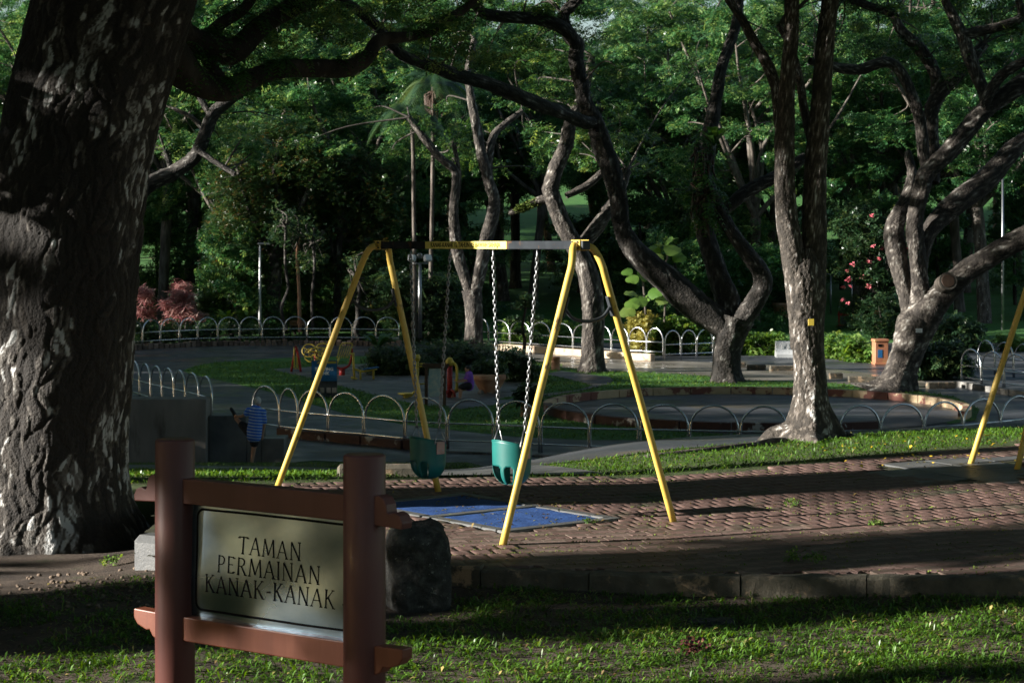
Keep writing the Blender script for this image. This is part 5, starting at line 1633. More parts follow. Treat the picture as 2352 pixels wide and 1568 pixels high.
# --- dense copper tinted tree and its neighbours
def box_clumps(rg, boxes, D, dd, r, cnt):
    o = []
    for (x0, y0, x1, y1) in boxes:
        for _ in range(max(1, int(cnt*(x1-x0)*(y1-y0)/10000))):
            d = D + rg.uniform(0, dd); v = P(rg.uniform(x0, x1), rg.uniform(y0, y1), d)
            o.append((v.x, v.y, v.z, r*rg.uniform(.6, 1.25)))
    return o
rg2 = np.random.default_rng(5)
grow_tree('copper_leaved_tree', 'dense small-leaved tree with copper tinted tips and a pale trunk on the left', 113, [
    [(627,765,62),(627,750,46),(627,700,36),(629,650,33),(633,600,30),(640,540,26),(648,460,20)],
    [(633,600,14),(600,540,12),(570,470,10),(550,400,8)], [(640,560,13),(690,480,12),(720,400,9)], [(645,480,12),(630,400,10),(640,330,8)]],
    m_flake_pale, m_leaf_tint, 81, n=14, per=48, spray=(.30,.13,.075,3), flat=.8, twigs=14, flare=(1.0,.5,4), ymax=560,
    crown=box_clumps(rg2, [(492,400,720,640),(515,320,760,430),(495,600,575,700),(560,280,740,340),(690,600,730,660)], 112.3, 4, 1.0, 46))
grow_tree('round_leafed_tree', 'leafy tree with light tufts between the copper tree and the palm stems', 114, [
    [(775,755,20),(776,650,16),(780,540,14),(790,440,11)], [(776,640,9),(760,560,8),(740,490,7)], [(780,560,9),(820,480,8),(850,420,7)]],
    m_flake_dark, m_leaf_tint, 91, n=10, per=46, spray=(.30,.13,.075,3), flat=.8, twigs=14, ymax=600,
    crown=box_clumps(rg2, [(715,440,910,650),(750,360,890,460),(790,620,890,720)], 112.8, 4, .95, 40))
for (x, y0, y1, w, lab) in ((655,757,520,8,'thin dark tree stem right of the pale copper tree trunk'), (686,762,540,9,'thin reddish tree stem between the copper tree and the bench'), (718,760,560,8,'thin crooked tree stem left of the swing leg'), (822,790,640,13,'thin paired stem by the orange slide behind the far left railing')):
    Dx = 109+RNG.uniform(-1, 2)
    lim = [(x+RNG.normal(0,3), y0+(y1-y0)*t, w*(1-.4*t)) for t in np.linspace(0, 1, 6)]
    grow_tree('slender_tree', lab, Dx, [lim], m_flake_dark if w != 9 else m_terra, m_leaf_dark, int(x), n=8, per=34, spray=(.3,.12,.07,3), flat=.8, twigs=5, ymax=700,
              crown=box_clumps(rg2, [(x-26, y1-50, x+26, y1+60)], Dx, 1.5, .7, 22))

# --- palms
def palm(label, D, pts, crown_xy, nf, length, seed, clump=False):
    rg = np.random.default_rng(seed)
    l3 = limb3(pts, D)
    th = thing('areca_palm', l3[0][:3], label, 'palm', 'slim palms')
    mb = MB(); bark_tube(mb, l3, n=10, seed=seed, rough=.02); mb.build('trunk', m_bark_pale, th, fix=False)
    c = P(crown_xy[0], crown_xy[1], D)
    for k in range(nf):
        a = 2*math.pi*k/nf + rg.uniform(-.3, .3); rise = rg.uniform(.15, 1.1); Lf = length*rg.uniform(.8, 1.15)
        dirh = np.array([math.cos(a), math.sin(a), 0]); Vs = []; R = []; tn = rg.uniform(.1, .9)
        for j in range(26):
            t = (j+.5)/26
            p = np.array(c) + dirh*Lf*t*.8 + np.array([0,0,1.])*Lf*(rise*t-1.15*t*t)
            T = dirh*.8 + np.array([0,0,1.])*(rise-2.3*t); T /= np.linalg.norm(T)
            B = np.cross(T, [0,0,1.]); B /= np.linalg.norm(B)+1e-9
            for sd in (-1, 1):
                ln = Lf*.30*(1-.5*abs(t-.4))
                tip = p + (B*sd*.8+T*.5)*ln - np.array([0,0,1.])*ln*.55
                mid = (p+tip)/2; Vs.append([p, mid+T*.035, tip, mid-T*.035]); R += [tn]*4
        leaf_obj('frond', np.array(Vs).reshape(-1,3), np.array(R), m_leaf_dark, th)
    return th, c
palm('slim grey palm with its crown behind the long arching limb, left of the pair', 107.5, [(952,775,10),(952,600,9.5),(950,450,9),(949,350,9),(946,280,10)], (945,262), 13, 3.0, 3)
th, c = palm('slim ringed palm with a shaggy dead skirt, right of the pair', 108.5, [(987,768,10),(990,600,9.5),(993,450,9),(995,300,9.5),(995,200,10)], (996,190), 13, 3.0, 4)
mb = MB()
for k in range(40):
    a = RNG.uniform(0, 6.28); q = c + Vector((0,0,-.4)); e = q + Vector((math.cos(a)*.5, math.sin(a)*.5, -1.0-RNG.uniform(0,.7)))
    mb.tube([q, (q+e)/2 + Vector((math.cos(a)*.25, math.sin(a)*.25, .2)), e], [.05,.06,.02], n=4, cap=False)
sk = mb.build('dead_skirt', m_wood, th); sk['kind'] = 'stuff'
# ------------------------------------------------------------------ wooded hillside and the trees out of frame on the left
def wood_variant(seed, H, R, open_=False):
    """trunk mesh, limb mesh, crown mesh in local coordinates"""
    rg = np.random.default_rng(seed)
    mb = MB()
    lean = rg.normal(0, .8, 2)
    fork = np.array([lean[0]*.5, lean[1]*.5, H*rg.uniform(.25, .38)])
    bark_tube(mb, [(0,0,-.6,.50),(0,0,.2,.40),(lean[0]*.2,lean[1]*.2,fork[2]*.5,.33),(fork[0],fork[1],fork[2],.34)], n=12, seed=seed, flare=(1.2,.5,4), sub=4)
    tme = bpy.data.meshes.new('trunk'); tme.from_pydata([tuple(v) for v in mb.v], [], mb.f); tme.polygons.foreach_set('use_smooth', [True]*len(mb.f)); tme.update()
    tme.materials.append(m_bark_pale if seed % 2 else m_bark_grey)
    mb = MB(); cl = []
    nl = 7
    for k in range(nl):
        a = 2*math.pi*k/nl + rg.uniform(-.4, .4); rr = R*rg.uniform(.5, 1.0); zz = H*rg.uniform(.62, .98)
        tip = np.array([math.cos(a)*rr, math.sin(a)*rr, zz])
        m1 = fork*.65 + tip*.35 + rg.normal(0, .5, 3); m2 = fork*.3 + tip*.7 + rg.normal(0, .7, 3)
        q = [(*fork, .20), (*m1, .15), (*m2, .10), (*tip, .04)]
        A = bark_tube(mb, q, n=7, seed=seed+k, sub=4)
        for j in range(7):
            b0 = A[rg.integers(len(A)//3, len(A))]
            e = b0[:3] + rg.normal(0, 1.7, 3)*np.array([1, 1, .5]) + np.array([0, 0, .5])
            mid = (b0[:3]+e)/2 + rg.normal(0, .3, 3)
            mb.tube(catmull([tuple(b0[:3]), tuple(mid), tuple(e)], 3), list(np.linspace(b0[3]*.5, .015, 7)), n=5, cap=False)
            cl.append((*e, rg.uniform(.8, 1.6)))
    for _ in range(46):
        a = rg.uniform(0, 6.28); d = R*math.sqrt(rg.uniform(0, 1))
        cl.append((math.cos(a)*d, math.sin(a)*d, H*rg.uniform(.34, 1.0), rg.uniform(.9, 1.7)))
    lme = bpy.data.meshes.new('limbs'); lme.from_pydata([tuple(v) for v in mb.v], [], mb.f); lme.polygons.foreach_set('use_smooth', [True]*len(mb.f)); lme.update()
    lme.materials.append(m_bark_pale)
    pts = clump_points(cl, 92, rg, .5)
    V, r_ = sprays(pts, .62, .19, .088, 5, rg)
    cme = np_mesh('crown', V, np.arange(len(V)).reshape(-1, 4), 4, attr={'rnd': r_})
    cme.materials.append(m_leaf_far)
    return tme, lme, cme
VAR = [wood_variant(100+k, H, R) for k, (H, R) in enumerate(((20,7),(23,7.5),(18,6.5),(25,8),(21,7.5)))]
rg = np.random.default_rng(2024)
def plant_wood(x, y, k, s, rz, zs=1.0):
    th = thing('wood_tree', (x, y, float(Z(x, y))), 'rain tree of the wood that closes the view on the slope behind the gardens', 'tree', 'trees of the wood on the slope')
    th.rotation_euler = (0, 0, rz); th.scale = (s, s, s*zs)
    for nm, me in zip(('trunk', 'limbs', 'crown'), VAR[k]):
        o = bpy.data.objects.new(nm, me); COL.objects.link(o); o.parent = th
wood = []
for row, (D, n, sp) in enumerate(((122, 9, 7.6), (131, 11, 7.4), (142, 12, 7.4), (154, 13, 7.6), (168, 14, 8), (186, 15, 8.6), (206, 16, 9))):
    for i in range(n):
        x = (i-(n-1)/2)*sp + rg.normal(0, 1.5); y = D + rg.normal(0, 2.2)
        # a glade in the middle right shows the mown slope
        if row == 0 and (-4 < x < 12 or 17 < x < 27): continue
        wood.append((x, y))
        plant_wood(x, y, int(rg.integers(5)), rg.uniform(.85, 1.15), rg.uniform(0, 6.28), rg.uniform(.95, 1.15))
# unseen trees on the left, their crowns shaped to shade the park
def shade_tree(x, y, H, R, seed, label):
    rg = np.random.default_rng(seed)
    z0 = float(Z(x, y))
    th = thing('rain_tree', (x, y, z0), label, 'tree', 'trees just out of view on the left')
    mb = MB(); bark_tube(mb, [(x,y,z0-.4,.62),(x,y,z0+.4,.50),(x+.1,y,z0+H*.2,.42),(x+.2,y+.2,z0+H*.4,.38),(x,y,z0+H*.75,.2)], n=14, seed=seed, flare=(1.,.5,4), sub=4)
    mb.build('trunk', m_bark_grey, th, fix=False)
    cl = []
    for _ in range(int((170 if y < 34 else 90)*R/6*H/14)):
        a = rg.uniform(0, 6.28); d = R*math.sqrt(rg.uniform(0, 1))
        c = (x+math.cos(a)*d, y+math.sin(a)*d, z0 + H*(.16+.84*rg.uniform(0, 1)**.9)*(1-.25*(d/R)**2))
        if c[0] > -.27*c[1]-2.2: continue
        r = rg.uniform(.55, 1.0) if y < 34 else rg.uniform(1.0, 1.7)
        if shaded_ok(c, r*.75, rg): cl.append((*c, r))
    if cl:
        pts = clump_points(cl, 14 if y < 34 else 18, rg, .6); V, r_ = sprays(pts, .9 if y < 34 else 1.1, .5, .3, 2, rg)
        leaf_obj('crown', V, r_, m_leaf_rain, th)
# low trees and tall bushes of the understorey, leaves down to the ground
UND = []
for k in range(4):
    r3 = np.random.default_rng(500+k); H, R = ((6,2.8),(8,3.2),(5,3.2),(9,3.0))[k]
    mb = MB(); bark_tube(mb, [(0,0,-.4,.16),(.1,0,H*.3,.12),(-.1,.1,H*.7,.06)], n=8, seed=k, sub=3)
    t = bpy.data.meshes.new('trunk'); t.from_pydata([tuple(v) for v in mb.v], [], mb.f); t.update(); t.materials.append(m_bark_dark)
    cl = []
    for _ in range(34):
        a = r3.uniform(0, 6.28); d = R*math.sqrt(r3.uniform(0, 1)); h = r3.uniform(.06, 1)
        cl.append((math.cos(a)*d*(1.1-.6*h), math.sin(a)*d*(1.1-.6*h), H*h, r3.uniform(.6, 1.1)))
    V, r_ = sprays(clump_points(cl, 72, r3, .7), .42, .19, .10, 3, r3)
    c = np_mesh('crown', V, np.arange(len(V)).reshape(-1, 4), 4, attr={'rnd': r_}); c.materials.append(m_leaf_far)
    UND.append((t, c))
for D, n, sp in ((116, 13, 4.6), (121, 14, 4.6), (127, 15, 4.6), (137, 16, 4.8), (150, 16, 5.6)):
    for i in range(n):
        x = (i-(n-1)/2)*sp + rg.normal(0, 1.4); y = D + rg.normal(0, 2)
        xd = CX + x/y*F
        if D < 124 and (1100 < xd < 1440 or 1740 < xd < 2330 or 300 < xd < 460): continue
        if D < 130 and (1130 < xd < 1340 or 1880 < xd < 2080): continue
        if D < 140 and (1150 < xd < 1330 or 1900 < xd < 2060): continue
        k = int(rg.integers(4))
        th = thing('understorey_tree', (x, y, float(Z(x, y))), 'low leafy tree filling the shade under the wood on the slope', 'tree', 'low trees under the wood')
        s_ = rg.uniform(.8, 1.25); th.scale = (s_, s_, s_*rg.uniform(.85, 1.2)); th.rotation_euler = (0, 0, rg.uniform(0, 6.28))
        for nm, me in zip(('trunk', 'crown'), UND[k]):
            o = bpy.data.objects.new(nm, me); COL.objects.link(o); o.parent = th
k = 0
for q in np.arange(-8, 150, 6.6):  # rows of unseen trees added to hold the park in shade
    for s in ((-21, -34) if q < 29 else (-13, -25, -38)):
        ss = s + rg.uniform(-2.5, 2.5); qq = q + rg.uniform(-1.5, 1.5)
        for qa, qb in ((5.4, 7.8), (14.6, 17.0), (20, 22), (23.8, 26.8)):
            if qa < qq < qb: qq = qb + .2
        x = ss*(-SUN_AZ[0]) + qq*SUN_AZ[1]; y = ss*(-SUN_AZ[1]) + qq*(-SUN_AZ[0])
        if x > -.2557*y - 7: continue
        shade_tree(x, y, rg.uniform(14, 18) if q < 29 else rg.uniform(19, 23), rg.uniform(5, 6.5), 300+k, 'unseen tall rain tree added on the left to shade the park')
        k += 1
shade_tree(-20.0, 15.0, 13, 4.5, 298, 'unseen tall rain tree added on the left to shade the park')  # one more unseen tree, added to block the low sun
# the trunk that throws the broad shadow over the front of the yard
shade_tree(-6.6, 13.0, 15, 5, 299, 'unseen tall rain tree added on the left to shade the park')

# trees out of frame to the right and behind the photographer, added to block sky light
for x, y in ((16,14),(18,27),(24,40),(28,54),(33,68),(37,84),(42,100),(15,2),(26,8),(27,20),(36,32),(-6,-12),(4,-9),(13,-14),(-15,-16),(22,-6),(-2,-24),(10,-26),(44,60)):
    k = int(rg.integers(5)); s_ = rg.uniform(.75, .95)
    th = thing('rain_tree', (x, y, float(Z(x, y))), 'unseen rain tree added to the right or behind the camera to block sky light', 'tree', 'added trees out of view right and behind')
    th.rotation_euler = (0, 0, rg.uniform(0, 6.28)); th.scale = (s_, s_, s_)
    for nm, me in zip(('trunk', 'limbs', 'crown'), VAR[k]):
        o = bpy.data.objects.new(nm, me); COL.objects.link(o); o.parent = th
# ------------------------------------------------------------------ garden plants
rg = np.random.default_rng(909)
def bush(name, label, D, boxes, r, cnt, spray, mat, per=40, flat=.8, depth=1.5, cat='shrub', group=None, stems=True):
    cl = box_clumps(rg, boxes, D, depth, r, cnt)
    x = (boxes[0][0]+boxes[0][2])/2; y1 = max(b[3] for b in boxes)
    b0 = P(x, y1, D); zg = float(Z(b0.x, D+.5*depth))
    th = thing(name, (b0.x, b0.y, max(zg, b0.z)), label, cat, group)
    V, rr = sprays(clump_points(cl, per, rg, flat), *spray, rg)
    leaf_obj('foliage', V, rr, mat, th)
    if stems:
        mb = MB()
        for c in cl[::2]:
            mb.tube([(c[0]*.3+(b0.x)*.7, D+depth/2, zg-.1), ((c[0]+b0.x)/2, (c[1]+D)/2+.2, (zg+c[2])/2), c[:3]], [.035,.025,.01], n=4, cap=False)
        s = mb.build('stems', m_twig, th, fix=False); s['kind'] = 'stuff'
    return th
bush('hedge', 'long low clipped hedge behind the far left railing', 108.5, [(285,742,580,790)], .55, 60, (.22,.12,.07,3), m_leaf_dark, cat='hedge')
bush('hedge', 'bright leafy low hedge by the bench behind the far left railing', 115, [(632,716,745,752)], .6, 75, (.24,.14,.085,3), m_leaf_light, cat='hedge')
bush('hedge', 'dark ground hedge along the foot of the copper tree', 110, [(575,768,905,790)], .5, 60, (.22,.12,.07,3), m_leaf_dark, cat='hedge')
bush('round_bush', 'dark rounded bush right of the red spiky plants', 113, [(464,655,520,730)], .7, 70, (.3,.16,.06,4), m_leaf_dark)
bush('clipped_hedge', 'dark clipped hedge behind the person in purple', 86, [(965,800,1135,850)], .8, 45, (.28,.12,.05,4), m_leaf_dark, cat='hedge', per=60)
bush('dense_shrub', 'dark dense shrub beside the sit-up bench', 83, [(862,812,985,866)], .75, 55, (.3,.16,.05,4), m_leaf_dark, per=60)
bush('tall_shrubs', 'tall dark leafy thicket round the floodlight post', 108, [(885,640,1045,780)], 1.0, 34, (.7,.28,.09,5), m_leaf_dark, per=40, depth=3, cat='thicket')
bush('shrub', 'light shrub behind the sunlit far railing left of the middle tree', 104, [(1150,745,1330,800)], .6, 36, (.3,.15,.08,3), m_leaf_light)
bush('shrub', 'leafy sunlit shrub at the foot of the big-leaved plant', 97.5, [(1495,735,1625,806)], .6, 50, (.4,.2,.09,3), m_leaf_light)
bush('border_shrubs', 'bright green border plants left of the white barrier', 97.6, [(1705,772,1800,826)], .5, 70, (.4,.22,.08,3), m_leaf_light)
bush('border_shrubs', 'bright green border plants between twin tree and orange bin', 94.5, [(1890,780,1968,820)], .5, 75, (.32,.17,.09,3), m_leaf_light)
bush('variegated_shrub', 'pale variegated shrub beside the orange bin', 91.6, [(1945,785,2008,842)], .5, 80, (.36,.24,.12,3), m_leaf_yellow if False else m_leaf_light)
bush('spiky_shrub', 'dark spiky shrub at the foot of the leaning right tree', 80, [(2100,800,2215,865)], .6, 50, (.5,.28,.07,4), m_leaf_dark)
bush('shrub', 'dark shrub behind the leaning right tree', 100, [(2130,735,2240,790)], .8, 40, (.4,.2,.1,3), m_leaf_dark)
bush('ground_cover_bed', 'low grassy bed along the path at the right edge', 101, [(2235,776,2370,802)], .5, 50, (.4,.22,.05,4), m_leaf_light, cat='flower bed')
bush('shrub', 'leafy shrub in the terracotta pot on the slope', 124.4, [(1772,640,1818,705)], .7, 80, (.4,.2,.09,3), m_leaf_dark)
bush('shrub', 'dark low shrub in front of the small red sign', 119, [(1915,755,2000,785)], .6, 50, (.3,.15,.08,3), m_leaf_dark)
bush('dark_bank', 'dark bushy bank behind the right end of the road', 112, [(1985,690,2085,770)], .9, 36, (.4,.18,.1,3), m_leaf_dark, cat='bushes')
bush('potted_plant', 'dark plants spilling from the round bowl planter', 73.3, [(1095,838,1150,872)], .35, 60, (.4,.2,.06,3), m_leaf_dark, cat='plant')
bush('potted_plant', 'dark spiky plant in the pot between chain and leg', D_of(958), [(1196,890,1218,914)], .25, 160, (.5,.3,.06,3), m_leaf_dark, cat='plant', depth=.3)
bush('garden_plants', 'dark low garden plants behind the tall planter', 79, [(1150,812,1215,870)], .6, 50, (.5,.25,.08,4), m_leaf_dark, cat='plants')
bush('red_leaved_plant', 'pink and red spiky cordyline clump on the left behind the railing', 110.5, [(378,690,455,732),(402,655,440,700)], .38, 50, (.55,.42,.05,5), m_leaf_red, per=26, cat='plant')
bush('red_leaved_plant', 'small dark red cordyline left of the larger pink one', 111, [(318,660,345,720)], .4, 80, (.55,.4,.05,4), m_leaf_red, per=20, cat='plant')
bush('golden_plant', 'drooping golden yellow plant behind the sunlit railing', 96.8, [(1448,722,1488,792)], .42, 100, (.3,.14,.06,4), m_leaf_yellow, cat='plant')
# pink flowering shrub
fs_ = bush('flowering_shrub', 'tall dark shrub with pink blossoms left of the leaning right tree', 117, [(1925,480,2090,640),(1960,620,2080,745)], 1.0, 24, (.5,.2,.11,3), m_leaf_dark, per=56, depth=3)
m_pink = M('pink_petals', [(.55,.09,.13),(.65,.20,.22)], rough=.6, attr='rnd', pos=[.1,.9])
cl = box_clumps(rg, [(1925,490,2090,740)], 116.2, 1.2, .13, 5)
V, rr = sprays(clump_points(cl, 12, rg, 1), .14, .1, .08, 2, rg); o = leaf_obj('blossoms', V, rr, m_pink, fs_, 'stuff')
# ferns with arching fronds
for (x, y, D, lab) in ((520,742,109.6,'arching green bird nest fern nearest the red plants'), (566,742,109.8,'arching green bird nest fern left of the slim lamp post'), (868,806,84,'broad leaved plant with upright paddles beside the slatted machine'), (1640,335,79.6,'green nest fern perched high on the dark forked tree')):
    c = P(x, y, D); th = thing('nest_fern', c, lab, 'fern')
    Vs = []; R = []
    for k in range(24):
        a = rg.uniform(0, 6.28); L_ = rg.uniform(.9, 1.5); dh = np.array([math.cos(a), math.sin(a), 0]); sd = np.array([-dh[1], dh[0], 0]); tn = rg.uniform(.2, 1)
        pr = None
        for j in range(5):
            t = j/4; p = np.array(c) + dh*L_*t*.75 + np.array([0,0,1.])*L_*(1.25*t-.75*t*t); w = .11*math.sin(math.pi*min(.97, t*.8+.12))
            if pr is not None: Vs.append([pr[0]-sd*pr[1], pr[0]+sd*pr[1], p+sd*w, p-sd*w]); R += [tn]*4
            pr = (p, w)
    leaf_obj('fronds', np.array(Vs).reshape(-1,3), np.array(R), m_leaf_light if D > 100 else m_leaf_fern, th)
# hanging brown ferns on the dark forked tree
c0 = P(1612, 440, 79.2); th = thing('hanging_fern', c0, 'shaggy hanging fern with brown strips on the upright dark limb', 'fern')
mb = MB()
for k in range(46):
    t = rg.uniform(0, 1); q = P(1616+rg.normal(0,12), 330+150*t, 79.2+rg.uniform(-.5,.4)); L_ = rg.uniform(.5, 1.5)
    mb.tube([q, q+Vector((rg.normal(0,.12),rg.normal(0,.1),-L_*.5)), q+Vector((rg.normal(0,.16),rg.normal(0,.1),-L_))], [.05,.05,.015], n=4, cap=False)
s_ = mb.build('brown_strips', m_wood, th, fix=False); s_['kind'] = 'stuff'
V, rr = fronds([tuple(P(1618+rg.normal(0,16), 330+rg.uniform(-20,190), 79.1+rg.uniform(-.6,.3))) for _ in range(26)], rg, .9, 5, .22, .08, 8)
leaf_obj('fronds', V, rr, m_leaf_fern, th)
# moss cushion on the low limb of the middle tree
cl = [tuple(P(x, y, 85.8)) + (.28,) for x, y in ((1192,480),(1202,476),(1212,473),(1222,468),(1234,463))]
ms = thing('moss_cushion', cl[0][:3], 'bright yellow-green moss on a low limb beside the middle tree', 'moss')
V, rr = sprays(clump_points(cl, 130, rg, .8), .10, .07, .05, 2, rg); leaf_obj('moss', V, rr, m_moss, ms)
# layered little tree
bo = thing('cloud_pruned_tree', P(1203, 812, 94), 'small cloud-pruned tree with flat leaf pads left of the right swing frame', 'tree')
mb = MB(); bark_tube(mb, limb3([(1203,815,9),(1205,780,8),(1200,750,7),(1206,715,6),(1207,690,4)], 94), n=8, seed=3); mb.build('trunk', m_bark_dark, bo, fix=False)
cl = [tuple(P(x, y, 94+d)) + (r,) for x, y, d, r in ((1190,700,0,.42),(1222,696,.2,.42),(1207,680,0,.4),(1178,732,-.2,.4),(1228,730,.2,.45),(1192,760,.2,.38),(1225,768,-.2,.38))]
V, rr = sprays(clump_points(cl, 130, rg, .45), .2, .09, .06, 3, rg); leaf_obj('crown', V, rr, m_leaf_dark, bo)
# plant with very large leaves
bp_ = thing('big_leaved_plant', P(1483, 790, 98), 'tall plant with very large bright leaves right of the swing frame', 'plant')
for pts in ([(1482,795,6),(1484,740,6),(1480,680,5),(1476,640,5)], [(1524,792,6),(1527,720,5),(1530,660,5)], [(1482,700,5),(1500,660,4),(1530,600,4),(1535,570,3)]):
    mb = MB(); bark_tube(mb, limb3(pts, 98), n=7, seed=2); mb.build('stem', m_bark_pale, bp_, fix=False)
for k, (x, y, sz, a) in enumerate(((1440,715,34,200),(1452,696,30,170),(1470,690,30,120),(1448,672,30,150),(1490,682,32,60),(1505,672,30,30),(1452,640,26,160),(1478,632,26,100),(1520,690,24,10),
                     (1500,575,32,150),(1522,562,36,100),(1545,572,34,50),(1560,590,28,10),(1510,592,26,190),(1440,624,22,170),(1535,552,28,80))):
    c = P(x, y, 97.7+rg.uniform(-.5,.5)); s_ = sz/F*98*.62
    t = np.array([math.cos(math.radians(a)), rg.normal(-.3,.3), .35*math.sin(math.radians(a))-.25]); t /= np.linalg.norm(t)
    nn = np.array([rg.normal(-.3,.3), -.75, .6]); b_ = np.cross(nn, t); b_ /= np.linalg.norm(b_); nn = np.cross(t, b_)
    rim = []
    for q in np.linspace(0, 2*math.pi, 16, endpoint=False):
        u = math.cos(q); v = math.sin(q)*(.78+.12*math.cos(3*q)) * (1-.15*u)
        rim.append(np.array(c) + (t*u + b_*v - nn*(.28*v*v + .22*max(0,u)**2) + nn*.05*math.sin(6*q))*s_)
    ctr = np.array(c)
    mb = MB(); mb.add([ctr] + rim, [(0, 1+i, 1+(i+1) % 16) for i in range(16)], True)
    o = mb.build('leaf', m_leaf_light, bp_, fix=False)
    at = o.data.attributes.new('rnd', 'FLOAT', 'POINT'); at.data.foreach_set('value', np.full(17, rg.uniform(.4, 1.0), dtype=np.float32))

# ------------------------------------------------------------------ grass
def blades(X, Y, Zb, ln, wd, rg, lie=.5):
    n = len(X); a = rg.uniform(0, 6.28, n); e = rg.normal(lie, .32, n)
    L_ = ln*rg.uniform(.5, 1.4, n)
    b = np.stack([X, Y, Zb-.004], -1)
    T = np.stack([np.cos(a)*np.cos(e), np.sin(a)*np.cos(e), np.abs(np.sin(e))], -1)
    S_ = np.stack([-np.sin(a), np.cos(a), np.zeros(n)], -1)
    mid = b + T*L_[:, None]*.55 + np.array([0,0,1.])*L_[:, None]*.10
    tip = b + T*L_[:, None] - np.array([0,0,1.])*L_[:, None]*.12
    w = (wd*rg.uniform(.6, 1.4, n))[:, None]
    V = np.stack([b, mid+S_*w, tip, mid-S_*w], 1).reshape(-1, 3)
    tone = np.clip(.45 + .25*snoise(X, Y, .5, 31) + rg.normal(0, .2, n), 0, 1)
    return V, np.repeat(tone, 4)
def scatter(n, x0, x1, y0, y1): return rg.uniform(x0, x1, n), rg.uniform(y0, y1, n)
Vs = []; Rs = []
# foreground turf: thin and patchy on the left, thicker to the right
TX, TY = scatter(30000, -4.2, 3.9, 9.9, 16.2); X = np.repeat(TX, 7) + rg.normal(0, .016, 210000); Y = np.repeat(TY, 7) + rg.normal(0, .016, 210000)
kf = (Y < 14.05-.232*X) & (np.abs(X) < Y*.262+.2)
dens = .56 + .12*(X < -1) + .34*snoise(X, Y, .55, 21) + .24*snoise(X, Y, .16, 22) + .12*X - .25*np.clip(Y-12.6+.2*X, 0, 2)
dens = np.where((X+3.6)**2+(Y-15.6)**2 < 1.5**2, dens-.45, dens)
kf &= rg.uniform(0, 1, len(X)) < dens
kf &= ~((X+.64)**2 + (Y-13.4)**2 < .30**2)
X, Y = X[kf], Y[kf]
V, R = blades(X, Y, Z(X, Y), .054, .0052, rg, .48); Vs.append(V); Rs.append(R)
# lawn behind the yard
X, Y = scatter(150000, -6, 10, 19.0, 33)
yb = YB(X); pf_ = np.interp(X, [-6,-4,-1.5,.3,1.7,3.3,4.9,7.7,11], [29.5,27,24.5,23.6,24.2,25.7,27.6,30,33])
kf = (Y > yb+.0) & (Y < pf_) & (np.abs(X) < Y*.262+.3) & ~((X > -1.15) & (X < .93-(Y-20)*.186) & (Y > 19.98))
kf &= rg.uniform(0, 1, len(X)) < .75 + .3*snoise(X, Y, .6, 33)
X, Y = X[kf], Y[kf]
V, R = blades(X, Y, Z(X, Y), .062, .0065, rg, .5); Vs.append(V); Rs.append(R)
# grassy edges farther off
X, Y = scatter(60000, -12, 14, 30, 50)
kf = (np.abs(X) < Y*.262+.3) & (Z(X, Y) > -3.15) & (rg.uniform(0, 1, len(X)) < .4+.4*snoise(X, Y, 1.2, 34))
pb_ = np.interp(X, [-14,-9,-5,-2,.1,2,4,6,8.8,12.5], [46,41,36,30,28,28.2,29.6,31.2,33.4,37])
pff = np.interp(X, [-13,-8,-4,-1.5,.3,1.7,3.3,4.9,7.7,11.5], [37,32,27,24.5,23.6,24.2,25.7,27.6,30,34])
kf &= (Y > pb_) | (Y < pff)
X, Y = X[kf], Y[kf]
V, R = blades(X, Y, Z(X, Y), .055, .008, rg, .5); Vs.append(V); Rs.append(R)
# tufts of the lower lawn, mostly along its edges
X, Y = scatter(110000, -14, 17, 54, 92)
kf = (inpoly(X, Y, lawn_poly) | inpoly(X, Y, ring_poly)) & ~inpoly(X, Y, court_poly) & ~inpoly(X, Y, walk_poly) & ((X-PCX)**2 + ((Y-PCY)/1.08)**2 > 7.0**2)
X, Y = X[kf], Y[kf]
V, R = blades(X, Y, np.full(len(X), LZ+.02), .11, .016, rg, .5); Vs.append(V); Rs.append(R)
leaf_obj('grass', np.vstack(Vs), np.concatenate(Rs), m_grass, None, 'stuff')
# moss and tiny weeds in the paving joints
pk = cand[(np.abs(cand[:,0]) < cand[:,1]*.262)]
nzm = snoise(pk[:,0], pk[:,1], .9, 41)
Vm = []; Rm = []
for c, nz in zip(pk, nzm):
    near_f = max(0, 1-(c[1]-13)/5)
    if rg.random() > .22 + .38*nz + .35*near_f: continue
    # strip along one long edge
    y0 = -PW/2
    for i in range(4):
        if rg.random() < .25: continue
        a = np.array([us[i], y0+wv(us[i]+PL/2)]); b = np.array([us[i+1], y0+wv(us[i+1]+PL/2)])
        for t in np.linspace(0, 1, 5):
            p = a*(1-t)+b*t + rg.normal(0, .004, 2); xy = Rm_ @ p + c[:2] if False else np.array([ex[0]*p[0]+ey[0]*p[1], ex[1]*p[0]+ey[1]*p[1]]) + c[:2]
            Vm.append((xy[0], xy[1], float(YZ(xy[0]))))
Vm = np.array(Vm)
V, R = blades(Vm[:,0], Vm[:,1], Vm[:,2]+.0, .017, .006, rg, .7)
leaf_obj('joint_moss', V, R, m_moss, None, 'stuff')
m_leaf_maroon = M('maroon_leaves', [(.05,.012,.012),(.09,.022,.02)], rough=.5, attr='rnd', pos=[.1,.9])
